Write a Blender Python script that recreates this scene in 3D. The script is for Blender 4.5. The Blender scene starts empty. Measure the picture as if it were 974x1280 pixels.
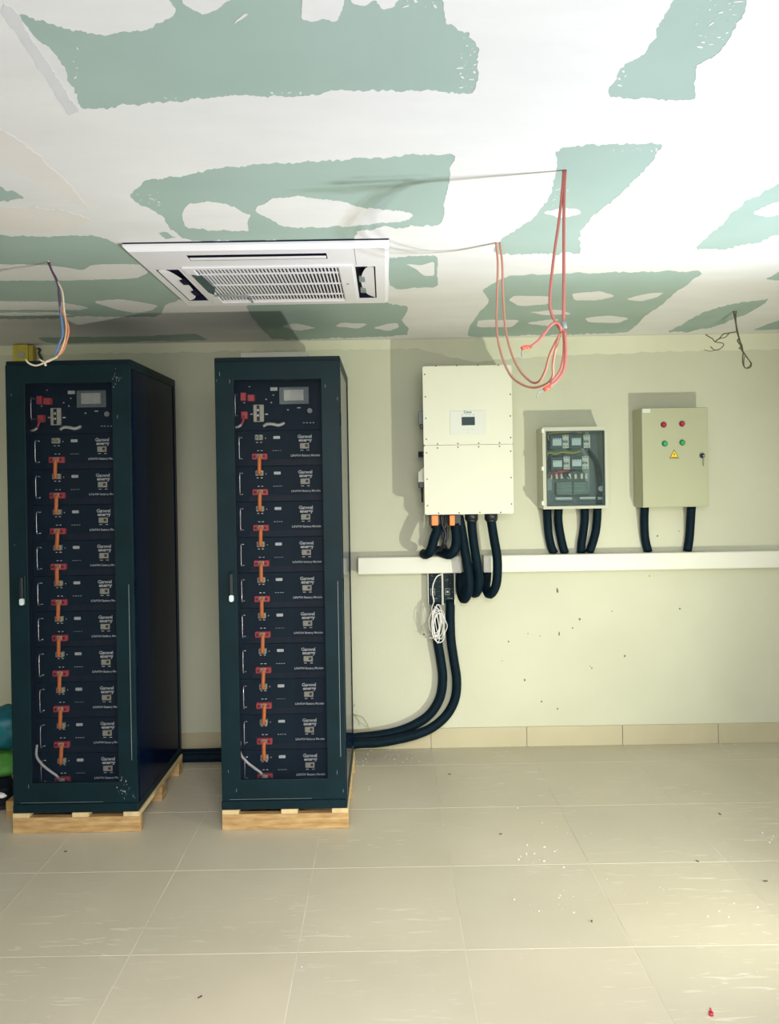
import bpy, bmesh, math, random
from mathutils import Vector, Matrix, Euler
PI = math.pi
S = bpy.context.scene
COL = S.collection

# ------------------------------------------------------------------ camera
F = 970.0                       # focal length in pixels of the 974x1280 frame
W_, H_ = 974, 1280
CAM_H = 1.684
ROLL, PITCH = 0.0165, math.radians(0.3)
VPX, VPY = 482.0, 600.0         # where the line of sight straight at the wall meets the picture
cam = bpy.data.cameras.new('camera'); camo = bpy.data.objects.new('camera', cam); COL.objects.link(camo)
R3 = (Matrix.Rotation(PI/2 - PITCH, 3, 'X') @ Matrix.Rotation(-ROLL, 3, 'Z'))
camo.matrix_world = Matrix.Translation((0, 0, CAM_H)) @ R3.to_4x4()
cam.sensor_fit = 'AUTO'; cam.sensor_width = 36; cam.lens = F / H_ * 36
d = R3.transposed() @ Vector((0, 1, 0))
ax, ay = d.x / -d.z, d.y / -d.z
SHX = (ax - (VPX - W_/2) / F) * F / H_
SHY = (ay - (H_/2 - VPY) / F) * F / H_
cam.shift_x, cam.shift_y = SHX, SHY
cam.clip_start = 0.05; cam.clip_end = 60
S.camera = camo

def ray(px, py):
    v = Vector(((px - W_/2) / F + SHX * H_ / F, (H_/2 - py) / F + SHY * H_ / F, -1.0))
    return R3 @ v
def P(px, py, Y):               # the point seen at (px, py) that stands Y metres from the camera towards the wall
    r = ray(px, py); r = r * (Y / r.y); return Vector((r.x, r.y, r.z + CAM_H))
def PC(px, py, Z):              # the point seen at (px, py) on the horizontal plane at height Z
    r = ray(px, py); r = r * ((Z - CAM_H) / r.z); return Vector((r.x, r.y, r.z + CAM_H))

# ------------------------------------------------------------------ world, lights, exposure
w = bpy.data.worlds.new('world'); S.world = w; w.use_nodes = True
w.node_tree.nodes['Background'].inputs[0].default_value = (0.8, 0.9, 1.0, 1)
w.node_tree.nodes['Background'].inputs[1].default_value = 0.3
S.view_settings.view_transform = 'Standard'; S.view_settings.look = 'None'
S.view_settings.gamma = 1.0; S.view_settings.exposure = -0.12; S.view_settings.use_curve_mapping = False

def lamp(name, kind, loc, target, energy, col, **kw):
    l = bpy.data.lights.new(name, kind); o = bpy.data.objects.new(name, l); COL.objects.link(o)
    o.location = loc; o.rotation_euler = (Vector(target) - Vector(loc)).to_track_quat('-Z', 'Y').to_euler()
    l.energy = energy; l.color = col
    for k, v in kw.items(): setattr(l, k, v)
    return o
# work lamp standing low at the right, turned to the back wall (warm)
lamp('work_lamp', 'SPOT', (1.95, 2.05, 0.36), (-0.35, 4.86, 2.0), 250, (1.0, 0.99, 0.79), spot_size=math.radians(112), spot_blend=0.9, shadow_soft_size=0.035)
# second head of the same work lamp, turned up to the ceiling (cool)
lamp('ceiling_work_lamp', 'SPOT', (2.0, 1.95, 0.5), (1.5, 0.95, 2.56), 320, (0.82, 0.89, 1.0), spot_size=math.radians(134), spot_blend=0.45, shadow_soft_size=0.05)
# added area fill behind the camera, raises the ambient light
lamp('rear_fill', 'AREA', (0.2, -1.9, 1.35), (0.2, 4, 1.2), 80, (1.0, 0.98, 0.94), shape='RECTANGLE', size=3.6, size_y=2.0)
# added fill above and behind the camera, brightens floor, walls and rack fronts
lamp('overhead_fill', 'AREA', (0.3, -0.3, 2.35), (0.2, 2.3, 0.0), 58, (1.0, 0.94, 0.92), shape='RECTANGLE', size=1.4, size_y=0.8, spread=math.radians(95))

# ------------------------------------------------------------------ materials
MATS = {}
def mat(name, col, rough=0.6, metal=0.0, noise=0.0, nscale=20.0, bump=0.0, bscale=60.0, spec=0.5, coat=0.0, col2=None, n2=0.0, coord='Object', stretch=None, emit=0.0):
    if name in MATS: return MATS[name]
    m = bpy.data.materials.new(name); m.use_nodes = True; nt = m.node_tree; b = nt.nodes['Principled BSDF']
    b.inputs['Base Color'].default_value = (*col, 1); b.inputs['Roughness'].default_value = rough
    b.inputs['Metallic'].default_value = metal; b.inputs['Specular IOR Level'].default_value = spec
    b.inputs['Coat Weight'].default_value = coat
    if emit: b.inputs['Emission Color'].default_value = (*col, 1); b.inputs['Emission Strength'].default_value = emit
    tc = nt.nodes.new('ShaderNodeTexCoord'); src = tc.outputs[coord]
    if stretch:
        mp = nt.nodes.new('ShaderNodeMapping'); mp.inputs['Scale'].default_value = stretch
        nt.links.new(src, mp.inputs['Vector']); src = mp.outputs['Vector']
    if noise or col2:
        n = nt.nodes.new('ShaderNodeTexNoise'); n.inputs['Scale'].default_value = nscale; n.inputs['Detail'].default_value = 6
        nt.links.new(src, n.inputs['Vector'])
        r = nt.nodes.new('ShaderNodeValToRGB'); r.color_ramp.elements[0].position = 0.35; r.color_ramp.elements[1].position = 0.65
        c2 = col2 if col2 else tuple(max(0, c * (1 - noise)) for c in col)
        r.color_ramp.elements[0].color = (*c2, 1); r.color_ramp.elements[1].color = (*col, 1)
        nt.links.new(n.outputs['Fac'], r.inputs['Fac']); nt.links.new(r.outputs['Color'], b.inputs['Base Color'])
    if bump:
        n = nt.nodes.new('ShaderNodeTexNoise'); n.inputs['Scale'].default_value = bscale; n.inputs['Detail'].default_value = 4
        nt.links.new(src, n.inputs['Vector'])
        bp = nt.nodes.new('ShaderNodeBump'); bp.inputs['Strength'].default_value = bump; bp.inputs['Distance'].default_value = 0.004
        nt.links.new(n.outputs['Fac'], bp.inputs['Height']); nt.links.new(bp.outputs['Normal'], b.inputs['Normal'])
    MATS[name] = m; return m

M = {}
M['wall'] = mat('painted_plaster_wall', (0.585, 0.60, 0.465), 0.85, noise=0.07, nscale=1.7, bump=0.25, bscale=35)
M['wall_side'] = mat('side_wall_plaster', (0.60, 0.61, 0.50), 0.85, noise=0.06, nscale=1.5, bump=0.2, bscale=35)
M['green_board'] = mat('green_plasterboard', (0.345, 0.455, 0.425), 0.8, col2=(0.315, 0.42, 0.39), nscale=2.5, bump=0.05, bscale=200)
M['compound'] = mat('joint_compound', (0.735, 0.735, 0.755), 0.75, noise=0.06, nscale=2.2, bump=0.5, bscale=7, stretch=(1, 2.5, 1))
M['rack'] = mat('rack_black_paint', (0.0035, 0.018, 0.025), 0.45, noise=0.25, nscale=7, bump=0.03, bscale=300, spec=0.15)
M['rack_side'] = mat('rack_side_paint', (0.0015, 0.007, 0.026), 0.14, noise=0.2, nscale=3, spec=0.04)
M['module'] = mat('module_black', (0.0030, 0.0165, 0.024), 0.6, noise=0.15, nscale=9, spec=0.2)
M['dark'] = mat('inner_dark', (0.004, 0.008, 0.014), 0.6)
M['rubber'] = mat('black_rubber_tube', (0.0025, 0.013, 0.023), 0.6, spec=0.1, noise=0.3, nscale=30, bump=0.15, bscale=90)
M['red_plug'] = mat('red_plug', (0.66, 0.09, 0.10), 0.5)
M['orange'] = mat('orange_cable', (0.95, 0.27, 0.06), 0.45)
M['cream'] = mat('cream_plastic', (0.60, 0.60, 0.48), 0.5)
M['print'] = mat('white_print', (0.78, 0.82, 0.84), 0.6)
M['steel'] = mat('bright_steel', (0.75, 0.74, 0.80), 0.25, metal=0.7)
M['lock'] = mat('pale_lock', (0.65, 0.8, 0.82), 0.3, metal=0.2)
M['white_cable'] = mat('white_cable', (0.78, 0.78, 0.76), 0.5)
M['inverter'] = mat('cream_enamel', (0.71, 0.725, 0.59), 0.4, noise=0.02, nscale=2)
M['panel_gray'] = mat('panel_enamel', (0.415, 0.43, 0.285), 0.45, noise=0.04, nscale=2)
M['trunk'] = mat('white_trunking', (0.73, 0.745, 0.655), 0.45)
M['acwhite'] = mat('ac_white_plastic', (0.80, 0.79, 0.87), 0.35)
M['acdark'] = mat('ac_dark', (0.008, 0.01, 0.035), 0.6, spec=.2)
M['grayplastic'] = mat('gray_plastic', (0.22, 0.27, 0.27), 0.5)
M['screen'] = mat('lcd_gray', (0.72, 0.76, 0.70), 0.35)
M['black'] = mat('black_plastic', (0.01, 0.014, 0.02), 0.4)
M['wood'] = mat('pallet_softwood', (0.52, 0.35, 0.155), 0.75, col2=(0.34, 0.20, 0.075), nscale=9, bump=0.3, bscale=30, stretch=(1, 6, 6))
M['wood_end'] = mat('pallet_wood_pale', (0.66, 0.52, 0.28), 0.75, noise=0.2, nscale=25)
M['card'] = mat('cardboard', (0.40, 0.24, 0.08), 0.85, noise=0.15, nscale=12)

def tile_mat(name, c, grout=False):
    m = bpy.data.materials.new(name); m.use_nodes = True; nt = m.node_tree; b = nt.nodes['Principled BSDF']
    b.inputs['Roughness'].default_value = 0.42
    tc = nt.nodes.new('ShaderNodeTexCoord'); g = nt.nodes.new('ShaderNodeNewGeometry')
    n1 = nt.nodes.new('ShaderNodeTexNoise'); n1.inputs['Scale'].default_value = 1.6; n1.inputs['Detail'].default_value = 7
    nt.links.new(g.outputs['Position'], n1.inputs['Vector'])
    r1 = nt.nodes.new('ShaderNodeValToRGB'); r1.color_ramp.elements[0].position = .35; r1.color_ramp.elements[1].position = .7
    r1.color_ramp.elements[0].color = (c[0]*.90, c[1]*.90, c[2]*.88, 1); r1.color_ramp.elements[1].color = (*c, 1)
    nt.links.new(n1.outputs['Fac'], r1.inputs['Fac'])
    # plaster dust dragged over the floor: thin pale streaks inside soft blotches
    mp = nt.nodes.new('ShaderNodeMapping'); mp.inputs['Rotation'].default_value = (0, 0, 0.5); mp.inputs['Scale'].default_value = (4, 26, 1)
    nt.links.new(g.outputs['Position'], mp.inputs['Vector'])
    n2 = nt.nodes.new('ShaderNodeTexNoise'); n2.inputs['Scale'].default_value = 1.6; n2.inputs['Detail'].default_value = 4; n2.inputs['Distortion'].default_value = 1.2
    nt.links.new(mp.outputs['Vector'], n2.inputs['Vector'])
    r2 = nt.nodes.new('ShaderNodeValToRGB'); r2.color_ramp.elements[0].position = .60; r2.color_ramp.elements[1].position = .66
    nt.links.new(n2.outputs['Fac'], r2.inputs['Fac'])
    n3 = nt.nodes.new('ShaderNodeTexNoise'); n3.inputs['Scale'].default_value = 1.3; nt.links.new(g.outputs['Position'], n3.inputs['Vector'])
    r3 = nt.nodes.new('ShaderNodeValToRGB'); r3.color_ramp.elements[0].position = .46; r3.color_ramp.elements[1].position = .60
    nt.links.new(n3.outputs['Fac'], r3.inputs['Fac'])
    mu = nt.nodes.new('ShaderNodeMath'); mu.operation = 'MULTIPLY'
    nt.links.new(r2.outputs['Color'], mu.inputs[0]); nt.links.new(r3.outputs['Color'], mu.inputs[1])
    mu2 = nt.nodes.new('ShaderNodeMath'); mu2.operation = 'MULTIPLY'; mu2.inputs[1].default_value = 0.5; nt.links.new(mu.outputs[0], mu2.inputs[0])
    mx = nt.nodes.new('ShaderNodeMixRGB'); mx.inputs['Color2'].default_value = (0.72, 0.69, 0.60, 1)
    nt.links.new(mu2.outputs[0], mx.inputs['Fac']); nt.links.new(r1.outputs['Color'], mx.inputs['Color1'])
    nt.links.new(mx.outputs['Color'], b.inputs['Base Color'])
    bp = nt.nodes.new('ShaderNodeBump'); bp.inputs['Strength'].default_value = .25; bp.inputs['Distance'].default_value = .002
    nt.links.new(mu.outputs[0], bp.inputs['Height']); nt.links.new(bp.outputs['Normal'], b.inputs['Normal'])
    return m
M['tiles'] = [tile_mat('beige_floor_tile', (0.56, 0.52, 0.405)), tile_mat('beige_floor_tile_warm', (0.572, 0.526, 0.41)), tile_mat('beige_floor_tile_pale', (0.553, 0.515, 0.403))]
M['grout'] = mat('pale_grout', (0.68, 0.64, 0.53), 0.9, noise=0.3, nscale=4)
M['skirt'] = mat('beige_skirting_tile', (0.50, 0.46, 0.31), 0.45, noise=0.08, nscale=3)

def mesh_door_mat():
    m = bpy.data.materials.new('perforated_steel'); m.use_nodes = True; nt = m.node_tree; b = nt.nodes['Principled BSDF']
    b.inputs['Base Color'].default_value = (0.004, 0.010, 0.028, 1); b.inputs['Roughness'].default_value = 0.6; b.inputs['Specular IOR Level'].default_value = 0.2
    out = nt.nodes['Material Output']
    tc = nt.nodes.new('ShaderNodeTexCoord')
    sp = nt.nodes.new('ShaderNodeSeparateXYZ'); nt.links.new(tc.outputs['Object'], sp.inputs[0])
    def sine(sock, k):
        a = nt.nodes.new('ShaderNodeMath'); a.operation = 'MULTIPLY'; a.inputs[1].default_value = k; nt.links.new(sock, a.inputs[0])
        s = nt.nodes.new('ShaderNodeMath'); s.operation = 'SINE'; nt.links.new(a.outputs[0], s.inputs[0]); return s.outputs[0]
    k = 2*PI/0.0085
    mu = nt.nodes.new('ShaderNodeMath'); mu.operation = 'MULTIPLY'
    nt.links.new(sine(sp.outputs['X'], k), mu.inputs[0]); nt.links.new(sine(sp.outputs['Z'], k), mu.inputs[1])
    ab = nt.nodes.new('ShaderNodeMath'); ab.operation = 'ABSOLUTE'; nt.links.new(mu.outputs[0], ab.inputs[0])
    gt = nt.nodes.new('ShaderNodeMath'); gt.operation = 'GREATER_THAN'; gt.inputs[1].default_value = 0.17; nt.links.new(ab.outputs[0], gt.inputs[0])
    tr = nt.nodes.new('ShaderNodeBsdfTransparent'); mix = nt.nodes.new('ShaderNodeMixShader')
    nt.links.new(gt.outputs[0], mix.inputs['Fac']); nt.links.new(b.outputs[0], mix.inputs[1]); nt.links.new(tr.outputs[0], mix.inputs[2])
    nt.links.new(mix.outputs[0], out.inputs['Surface'])
    return m
M['perf'] = mesh_door_mat()

def clear_mat(name, tint, a):
    m = bpy.data.materials.new(name); m.use_nodes = True; nt = m.node_tree; b = nt.nodes['Principled BSDF']
    b.inputs['Base Color'].default_value = (*tint, 1); b.inputs['Roughness'].default_value = 0.08
    tr = nt.nodes.new('ShaderNodeBsdfTransparent'); tr.inputs['Color'].default_value = (0.86, 0.91, 0.91, 1)
    mix = nt.nodes.new('ShaderNodeMixShader'); mix.inputs['Fac'].default_value = a
    nt.links.new(tr.outputs[0], mix.inputs[1]); nt.links.new(b.outputs[0], mix.inputs[2])
    nt.links.new(mix.outputs[0], nt.nodes['Material Output'].inputs['Surface'])
    return m
M['clear'] = clear_mat('smoky_clear_plastic', (0.25, 0.32, 0.32), 0.07)

# ------------------------------------------------------------------ mesh helpers
class MB:
    def __init__(s): s.v = []; s.f = []; s.mi = []; s.m = 0; s.sm = []
    def add(s, vs, fs, smooth=False):
        n = len(s.v); s.v += [tuple(v) for v in vs]
        for f in fs: s.f.append([i + n for i in f]); s.mi.append(s.m); s.sm.append(smooth)
        return s
    def box(s, x0, x1, y0, y1, z0, z1):
        if x0 > x1: x0, x1 = x1, x0
        if y0 > y1: y0, y1 = y1, y0
        if z0 > z1: z0, z1 = z1, z0
        return s.add([(x0,y0,z0),(x1,y0,z0),(x1,y1,z0),(x0,y1,z0),(x0,y0,z1),(x1,y0,z1),(x1,y1,z1),(x0,y1,z1)],
                     [(0,3,2,1),(4,5,6,7),(0,1,5,4),(1,2,6,5),(2,3,7,6),(3,0,4,7)])
    def rbox(s, x0, x1, y0, y1, z0, z1, r, seg=2):
        bm = bmesh.new(); bmesh.ops.create_cube(bm, size=1)
        for v in bm.verts: v.co = Vector(((x0+x1)/2 + v.co.x*(x1-x0), (y0+y1)/2 + v.co.y*(y1-y0), (z0+z1)/2 + v.co.z*(z1-z0)))
        bmesh.ops.bevel(bm, geom=bm.edges[:], offset=r, segments=seg, profile=0.5, affect='EDGES')
        bm.verts.index_update(); s.add([v.co for v in bm.verts], [[v.index for v in f.verts] for f in bm.faces]); bm.free(); return s
    def rrect(s, x0, x1, z0, z1, y0, y1, r, n=4):          # slab with rounded corners in the x-z plane
        pts = []
        for cx, cz, a in ((x1-r, z1-r, 0), (x0+r, z1-r, PI/2), (x0+r, z0+r, PI), (x1-r, z0+r, 1.5*PI)):
            for k in range(n+1):
                t = a + PI/2*k/n; pts.append((cx + r*math.cos(t), cz + r*math.sin(t)))
        return s.prism(pts, y0, y1)
    def prism(s, pts, y0, y1):                              # polygon in x-z pushed along y
        n = len(pts); vs = [(p[0], y0, p[1]) for p in pts] + [(p[0], y1, p[1]) for p in pts]
        fs = [tuple(range(n)), tuple(range(2*n-1, n-1, -1))] + [(i, i+n, (i+1) % n + n, (i+1) % n) for i in range(n)]
        return s.add(vs, fs)
    def cyl(s, a, b, r, n=12, r2=None, cap=True):
        a, b = Vector(a), Vector(b); r2 = r if r2 is None else r2
        d = (b-a).normalized(); u = d.orthogonal().normalized(); w_ = d.cross(u)
        vs = []
        for c, rr in ((a, r), (b, r2)):
            for i in range(n):
                t = 2*PI*i/n; vs.append(c + (u*math.cos(t) + w_*math.sin(t))*rr)
        s.add(vs, [(i, (i+1) % n, (i+1) % n + n, i+n) for i in range(n)], True)
        if cap: s.add(vs, [tuple(range(n-1, -1, -1)), tuple(range(n, 2*n))])
        return s
    def tube(s, pts, r, n=8, step=None, rfun=None):
        pts = spline(pts, step or max(r*1.2, .004)); m = len(pts)
        d = (pts[1]-pts[0]).normalized(); u = d.orthogonal().normalized(); vs = []
        for i, p in enumerate(pts):
            d = (pts[min(i+1, m-1)] - pts[max(i-1, 0)]).normalized()
            u = (u - d*u.dot(d)).normalized(); w_ = d.cross(u); rr = rfun(i/(m-1))*r if rfun else r
            for k in range(n):
                t = 2*PI*k/n; vs.append(p + (u*math.cos(t) + w_*math.sin(t))*rr)
        fs = [(i*n+k, i*n+(k+1) % n, (i+1)*n+(k+1) % n, (i+1)*n+k) for i in range(m-1) for k in range(n)]
        s.add(vs, fs, True); s.add([vs[k] for k in range(n)] , [tuple(range(n-1, -1, -1))]); s.add(vs[-n:], [tuple(range(n))])
        return s
    def build(s, name, mats, parent=None, loc=(0,0,0)):
        me = bpy.data.meshes.new(name); me.from_pydata(s.v, [], s.f)
        for m in (mats if isinstance(mats, (list, tuple)) else [mats]): me.materials.append(m)
        me.polygons.foreach_set('material_index', s.mi); me.polygons.foreach_set('use_smooth', s.sm)
        me.update()
        bm = bmesh.new(); bm.from_mesh(me); bmesh.ops.remove_doubles(bm, verts=bm.verts, dist=1e-6)
        bmesh.ops.recalc_face_normals(bm, faces=bm.faces); bm.to_mesh(me); bm.free()
        o = bpy.data.objects.new(name, me); COL.objects.link(o); o.location = loc
        if parent: o.parent = parent
        return o

def spline(pts, step):
    p = [Vector(q) for q in pts]
    if len(p) == 2:
        n = max(1, int((p[1]-p[0]).length/step/4)); return [p[0].lerp(p[1], i/n) for i in range(n+1)]
    out = []
    q = [2*p[0]-p[1]] + p + [2*p[-1]-p[-2]]
    for i in range(1, len(q)-2):
        a, b, c, e = q[i-1:i+3]; n = max(2, int((c-b).length/step))
        for k in range(n):
            t = k/n
            out.append(0.5*((2*b) + (c-a)*t + (2*a-5*b+4*c-e)*t*t + (3*b-a-3*c+e)*t**3))
    out.append(p[-1]); return out

def empty(name, loc=(0,0,0)):
    o = bpy.data.objects.new(name, None); COL.objects.link(o); o.location = loc; o.empty_display_size = .1; return o
def tag(o, label=None, cat=None, group=None, kind=None):
    if label: o['label'] = label
    if cat: o['category'] = cat
    if group: o['group'] = group
    if kind: o['kind'] = kind
    return o
def copy_tree(o, parent=None):
    c = o.copy(); COL.objects.link(c)
    if parent: c.parent = parent
    for ch in list(o.children): copy_tree(ch, c)
    return c
TXT = {}
def text(name, s, size, m, parent, loc, bold=0.0, sx=1.0, align='CENTER'):
    """raised print facing the camera (-Y), centred at loc"""
    key = (s, size, bold, m.name, align)
    if key not in TXT:
        cu = bpy.data.curves.new(name, 'FONT'); cu.body = s; cu.size = size; cu.align_x = align; cu.align_y = 'CENTER'
        cu.extrude = 0.0003; cu.offset = bold; cu.resolution_u = 2
        t = bpy.data.objects.new('tmp', cu); COL.objects.link(t)
        me = bpy.data.meshes.new_from_object(t.evaluated_get(bpy.context.evaluated_depsgraph_get()))
        me.transform(Matrix.Rotation(PI/2, 4, 'X')); me.name = name; me.materials.clear(); me.materials.append(m)
        bpy.data.objects.remove(t); TXT[key] = me
    o = bpy.data.objects.new(name, TXT[key]); COL.objects.link(o); o.location = loc; o.parent = parent; o.scale = (sx, 1, 1)
    return o

# ------------------------------------------------------------------ the room
XL, XR, YB, YF, ZC = -3.342, 3.258, 4.86, -2.035, 2.564
GX, GY = 0.258, 2.765           # a floor tile corner
fl = MB().box(XL-.15, XR+.15, YF-.15, YB+.15, -0.12, -0.0008).build('floor', M['grout']); tag(fl, kind='structure')
random.seed(4)
tile_meshes = {}
def tile_mesh(y0, y1, k):
    key = (round(y1-y0, 3), k)
    if key not in tile_meshes:
        g = .0016; hx = .3; hy = (y1-y0)/2; b = .0006
        q = MB()
        xs, ys = hx-g, hy-g
        vs = [(-xs,-ys,-.010),(xs,-ys,-.010),(xs,ys,-.010),(-xs,ys,-.010),(-xs,-ys,-b),(xs,-ys,-b),(xs,ys,-b),(-xs,ys,-b),(-xs+b,-ys+b,0),(xs-b,-ys+b,0),(xs-b,ys-b,0),(-xs+b,ys-b,0)]
        q.add(vs, [(0,1,5,4),(1,2,6,5),(2,3,7,6),(3,0,4,7),(4,5,9,8),(5,6,10,9),(6,7,11,10),(7,4,8,11),(8,9,10,11)])
        o = q.build('floor_tile', M['tiles'][k]); tile_meshes[key] = o.data; bpy.data.objects.remove(o)
    return tile_meshes[key]
for i in range(-6, 5):
    for j in range(-8, 4):
        x0 = GX + .6*i; y0 = GY + .6*j; y1 = min(y0+.6, YB)
        o = bpy.data.objects.new('floor_tile', tile_mesh(y0, y1, random.randrange(3))); COL.objects.link(o)
        o.location = (x0+.3, (y0+y1)/2, 0); o.parent = fl
        o.rotation_euler = (random.uniform(-1,1)*.0005, random.uniform(-1,1)*.0005, 0)
wb = MB().box(XL-.15, XR+.15, YB, YB+.15, -.1, ZC+.1).build('wall_back', M['wall']); tag(wb, kind='structure')
wl = MB().box(XL-.15, XL, YF-.15, YB, -.1, ZC+.1).build('wall_left', M['wall_side']); tag(wl, kind='structure')
wr = MB().box(XR, XR+.15, YF-.15, YB, -.1, ZC+.1).build('wall_right', M['wall_side']); tag(wr, kind='structure')
wf = MB()
wf.box(XL, -1.7, YF-.15, YF, -.1, ZC+.1); wf.box(2.1, XR, YF-.15, YF, -.1, ZC+.1); wf.box(-1.7, 2.1, YF-.15, YF, 2.3, ZC+.1)
wf = wf.build('wall_front', M['wall_side']); tag(wf, kind='structure')
# a strip of filler smoothed along the top of the back wall, thicker at its edge
random.seed(9)
top = [(XL, ZC-.002), (XR, ZC-.002)]; low = []
x = XR
steps = {-9: .055, .2: .06, .55: .15, 1.05: .12, 1.75: .105, 3.4: .10}
def depth_at(x):
    ks = sorted(steps)
    for a, b in zip(ks, ks[1:]):
        if a <= x < b: t = (x-a)/(b-a); return steps[a]*(1-t)+steps[b]*t
    return .1
while x > XL:
    low.append((x, ZC - depth_at(x) + random.uniform(-.006, .006))); x -= .035
low.append((XL, ZC-.06))
M['filler'] = mat('wall_filler', (0.70, 0.71, 0.55), 0.85, noise=0.06, nscale=4, bump=.2, bscale=25)
band = MB().prism(top + low, YB-.0012, YB+.001).build('filler_band', M['filler'], wb)

# skirting: beige tiles 0.6 long
sk = empty('baseboard_back', (0, YB, 0)); tag(sk, kind='structure')
for i in range(-6, 5):
    x0 = GX + .6*i
    hgt = .124 if i > -2 else .12
    q = MB().rbox(x0+.0015, x0+.5985, -.011, 0, 0, hgt - .0, .0015, 1).build('skirting_tile', M['skirt'], sk)
# wall chips and stains from the photo
random.seed(2)
q = MB()
for (px, py, w2, h2) in [(697,738,4,9),(725,774,4,4),(699,792,3,8),(716,785,3,3),(850,761,3,3),(781,820,3,4),(656,850,3,4),(677,877,3,3),(697,886,3,3),(636,802,3,3),(660,792,2,2),(675,795,2,2),(738,833,2,2),(812,720,2,3),(822,670,3,4),(849,664,2,2),(765,764,2,2),(530,793,5,3),(628,826,2,2),(740,835,2,3),(822,560,2,2),(553,482,2,2)]:
    c = P(px, py, YB); sc = 1/199.5; n = 7; a0 = random.uniform(0, 6)
    pts = []
    for k in range(n):
        t = a0 + 2*PI*k/n; rr = random.uniform(.45, .8)*.72
        pts.append((c.x + w2*sc*rr*math.cos(t)*.75, c.z + h2*sc*rr*math.sin(t)*.85))
    q.prism(pts, YB-.0012, YB+.0002)
chips = q.build('wall_chips', mat('chip_gray', (0.16, 0.16, 0.12), .9), wb); tag(chips, kind='stuff')

# ------------------------------------------------------------------ ceiling: green boards and the compound skimmed over them
ce = MB().box(XL-.15, XR+.15, YF-.15, YB+.15, ZC+.0009, ZC+.12).build('ceiling', M['green_board']); tag(ce, kind='structure')
HOLES = [
 [(23,20),(28,18),(56,28),(103,41),(133,44),(180,38),(210,26),(221,14),(208,-4),(208,-45),(551,-45),(551,0),(556,18),(561,31),(584,41),(597,56),(599,92),(591,117),(560,115),(525,114),(500,113),(460,113),(421,114),(390,118),(359,121),(325,119),(287,119),(245,124),(205,128),(165,131),(133,134),(103,136),(98,124),(95,118),(88,104),(82,92),(74,76),(62,62),(50,53),(41,44),(30,30)],
 [(182,225),(221,221),(267,211),(328,205),(411,201),(474,197),(520,195),(569,194),(566,205),(559,231),(556,257),(551,282),(505,284),(474,286),(447,288),(440,301),(350,302),(245,302),(226,298),(213,285),(205,272),(190,264),(177,257),(164,245),(169,236)],
 [(-45,222),(0,233),(20,240),(38,249),(0,252),(-45,254)],
 [(-60,292),(0,294),(51,296),(90,294),(123,295),(146,304),(215,331),(232,372),(208,380),(200,395),(150,397),(97,396),(60,399),(0,399),(-60,400)],
 [(46,422),(100,421),(160,421),(200,419),(230,418),(246,417),(262,426),(220,426.5),(180,427),(120,428.5),(60,429)],
 [(307,381),(345,379),(400,378),(480,378),(511,383),(506,392),(501,401),(511,410),(509,420),(440,422),(342,425.5),(328,412),(316,398)],
 [(484,323),(515,320),(548,319),(546,340),(548,359),(487,362)],
 [(695,185),(761,180),(828,180),(827,188),(803,216),(777,241),(746,267),(725,287),(728,300),(723,318),(680,318),(628,319),(618,313),(620,303),(649,285),(674,267),(687,249),(695,221)],
 [(855,-45),(841,0),(828,26),(808,67),(777,82),(761,113),(764,122),(815,124),(869,126),(868,104),(870,82),(900,67),(913,46),(931,15),(937,0),(953,-45)],
 [(1045,185),(974,228),(926,257),(900,282),(867,311),(910,311),(940,303),(974,295),(1045,272)],
 [(633,345),(602,362),(613,377),(589,403),(584,422),(640,420),(695,418.5),(782,416.5),(800,402),(833,375),(858,356),(880,340),(830,339),(782,340),(730,341),(679,343)],
 [(833,416),(862,400),(895,385),(930,377),(962,373),(956,380),(921,398),(895,408),(864,415)],
 [(939,413),(974,400),(1045,380),(1045,411),(974,412)],
 [(957,349),(974,340),(1045,318),(1045,343),(974,350)],
]
ISL = [
 [(225,2),(254,19),(272,11),(290,0),(285,-22),(235,-22)],
 [(288,31),(305,17),(311,18),(296,30)],
 [(378,-20),(377,24),(392,28),(405,24),(421,27),(431,6),(431,-20)],
 [(436,-20),(440,4),(455,8),(470,0),(478,12),(494,10),(500,-5),(498,-20)],
 [(226,267),(236,254),(267,252),(298,262),(314,269),(308,279),(311,289),(267,288),(231,285)],
 [(318,262),(339,249),(377,245),(436,254),(462,262),(510,265),(517,270),(505,277),(474,280),(411,284),(359,285),(332,272)],
 [(197,292),(205,290),(222,297),(208,300)],
 [(-50,330),(40,331),(70,333),(103,338),(115,331),(174,330),(186,341),(170,348),(80,351),(-50,351)],
 [(-50,376),(40,377),(77,378),(112,385),(98,388),(40,387),(-50,388)],
 [(-50,391),(40,391),(70,390.5),(92,394),(40,395),(-50,395)],
 [(115,377),(154,374),(198,382),(190,388),(169,391),(149,388)],
 [(352,408),(370,404),(396,410),(373,414)], [(419,408),(427,403),(460,405),(447,411)], [(466,410),(481,405),(497,404),(499,409),(485,414)],
 [(507,330),(525,332),(543,327),(543,345),(530,345),(520,336)],
 [(679,266),(700,259),(724,262),(727,267),(700,273)],
 [(941,267),(960,256),(1000,246),(1000,265),(960,272)],
 [(636,375),(643,370),(690,371),(687,380),(649,383)], [(715,367),(751,364),(769,370),(746,376),(718,375)],
 [(782,374),(808,367),(830,366),(820,372),(802,377)], [(661,390),(700,387),(715,393),(679,394)],
 [(731,398),(761,394),(787,398),(772,404),(736,403)], [(598,400),(650,400),(640,409),(596,409)], [(656,404),(700,398),(690,408)],
]
random.seed(11)
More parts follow.
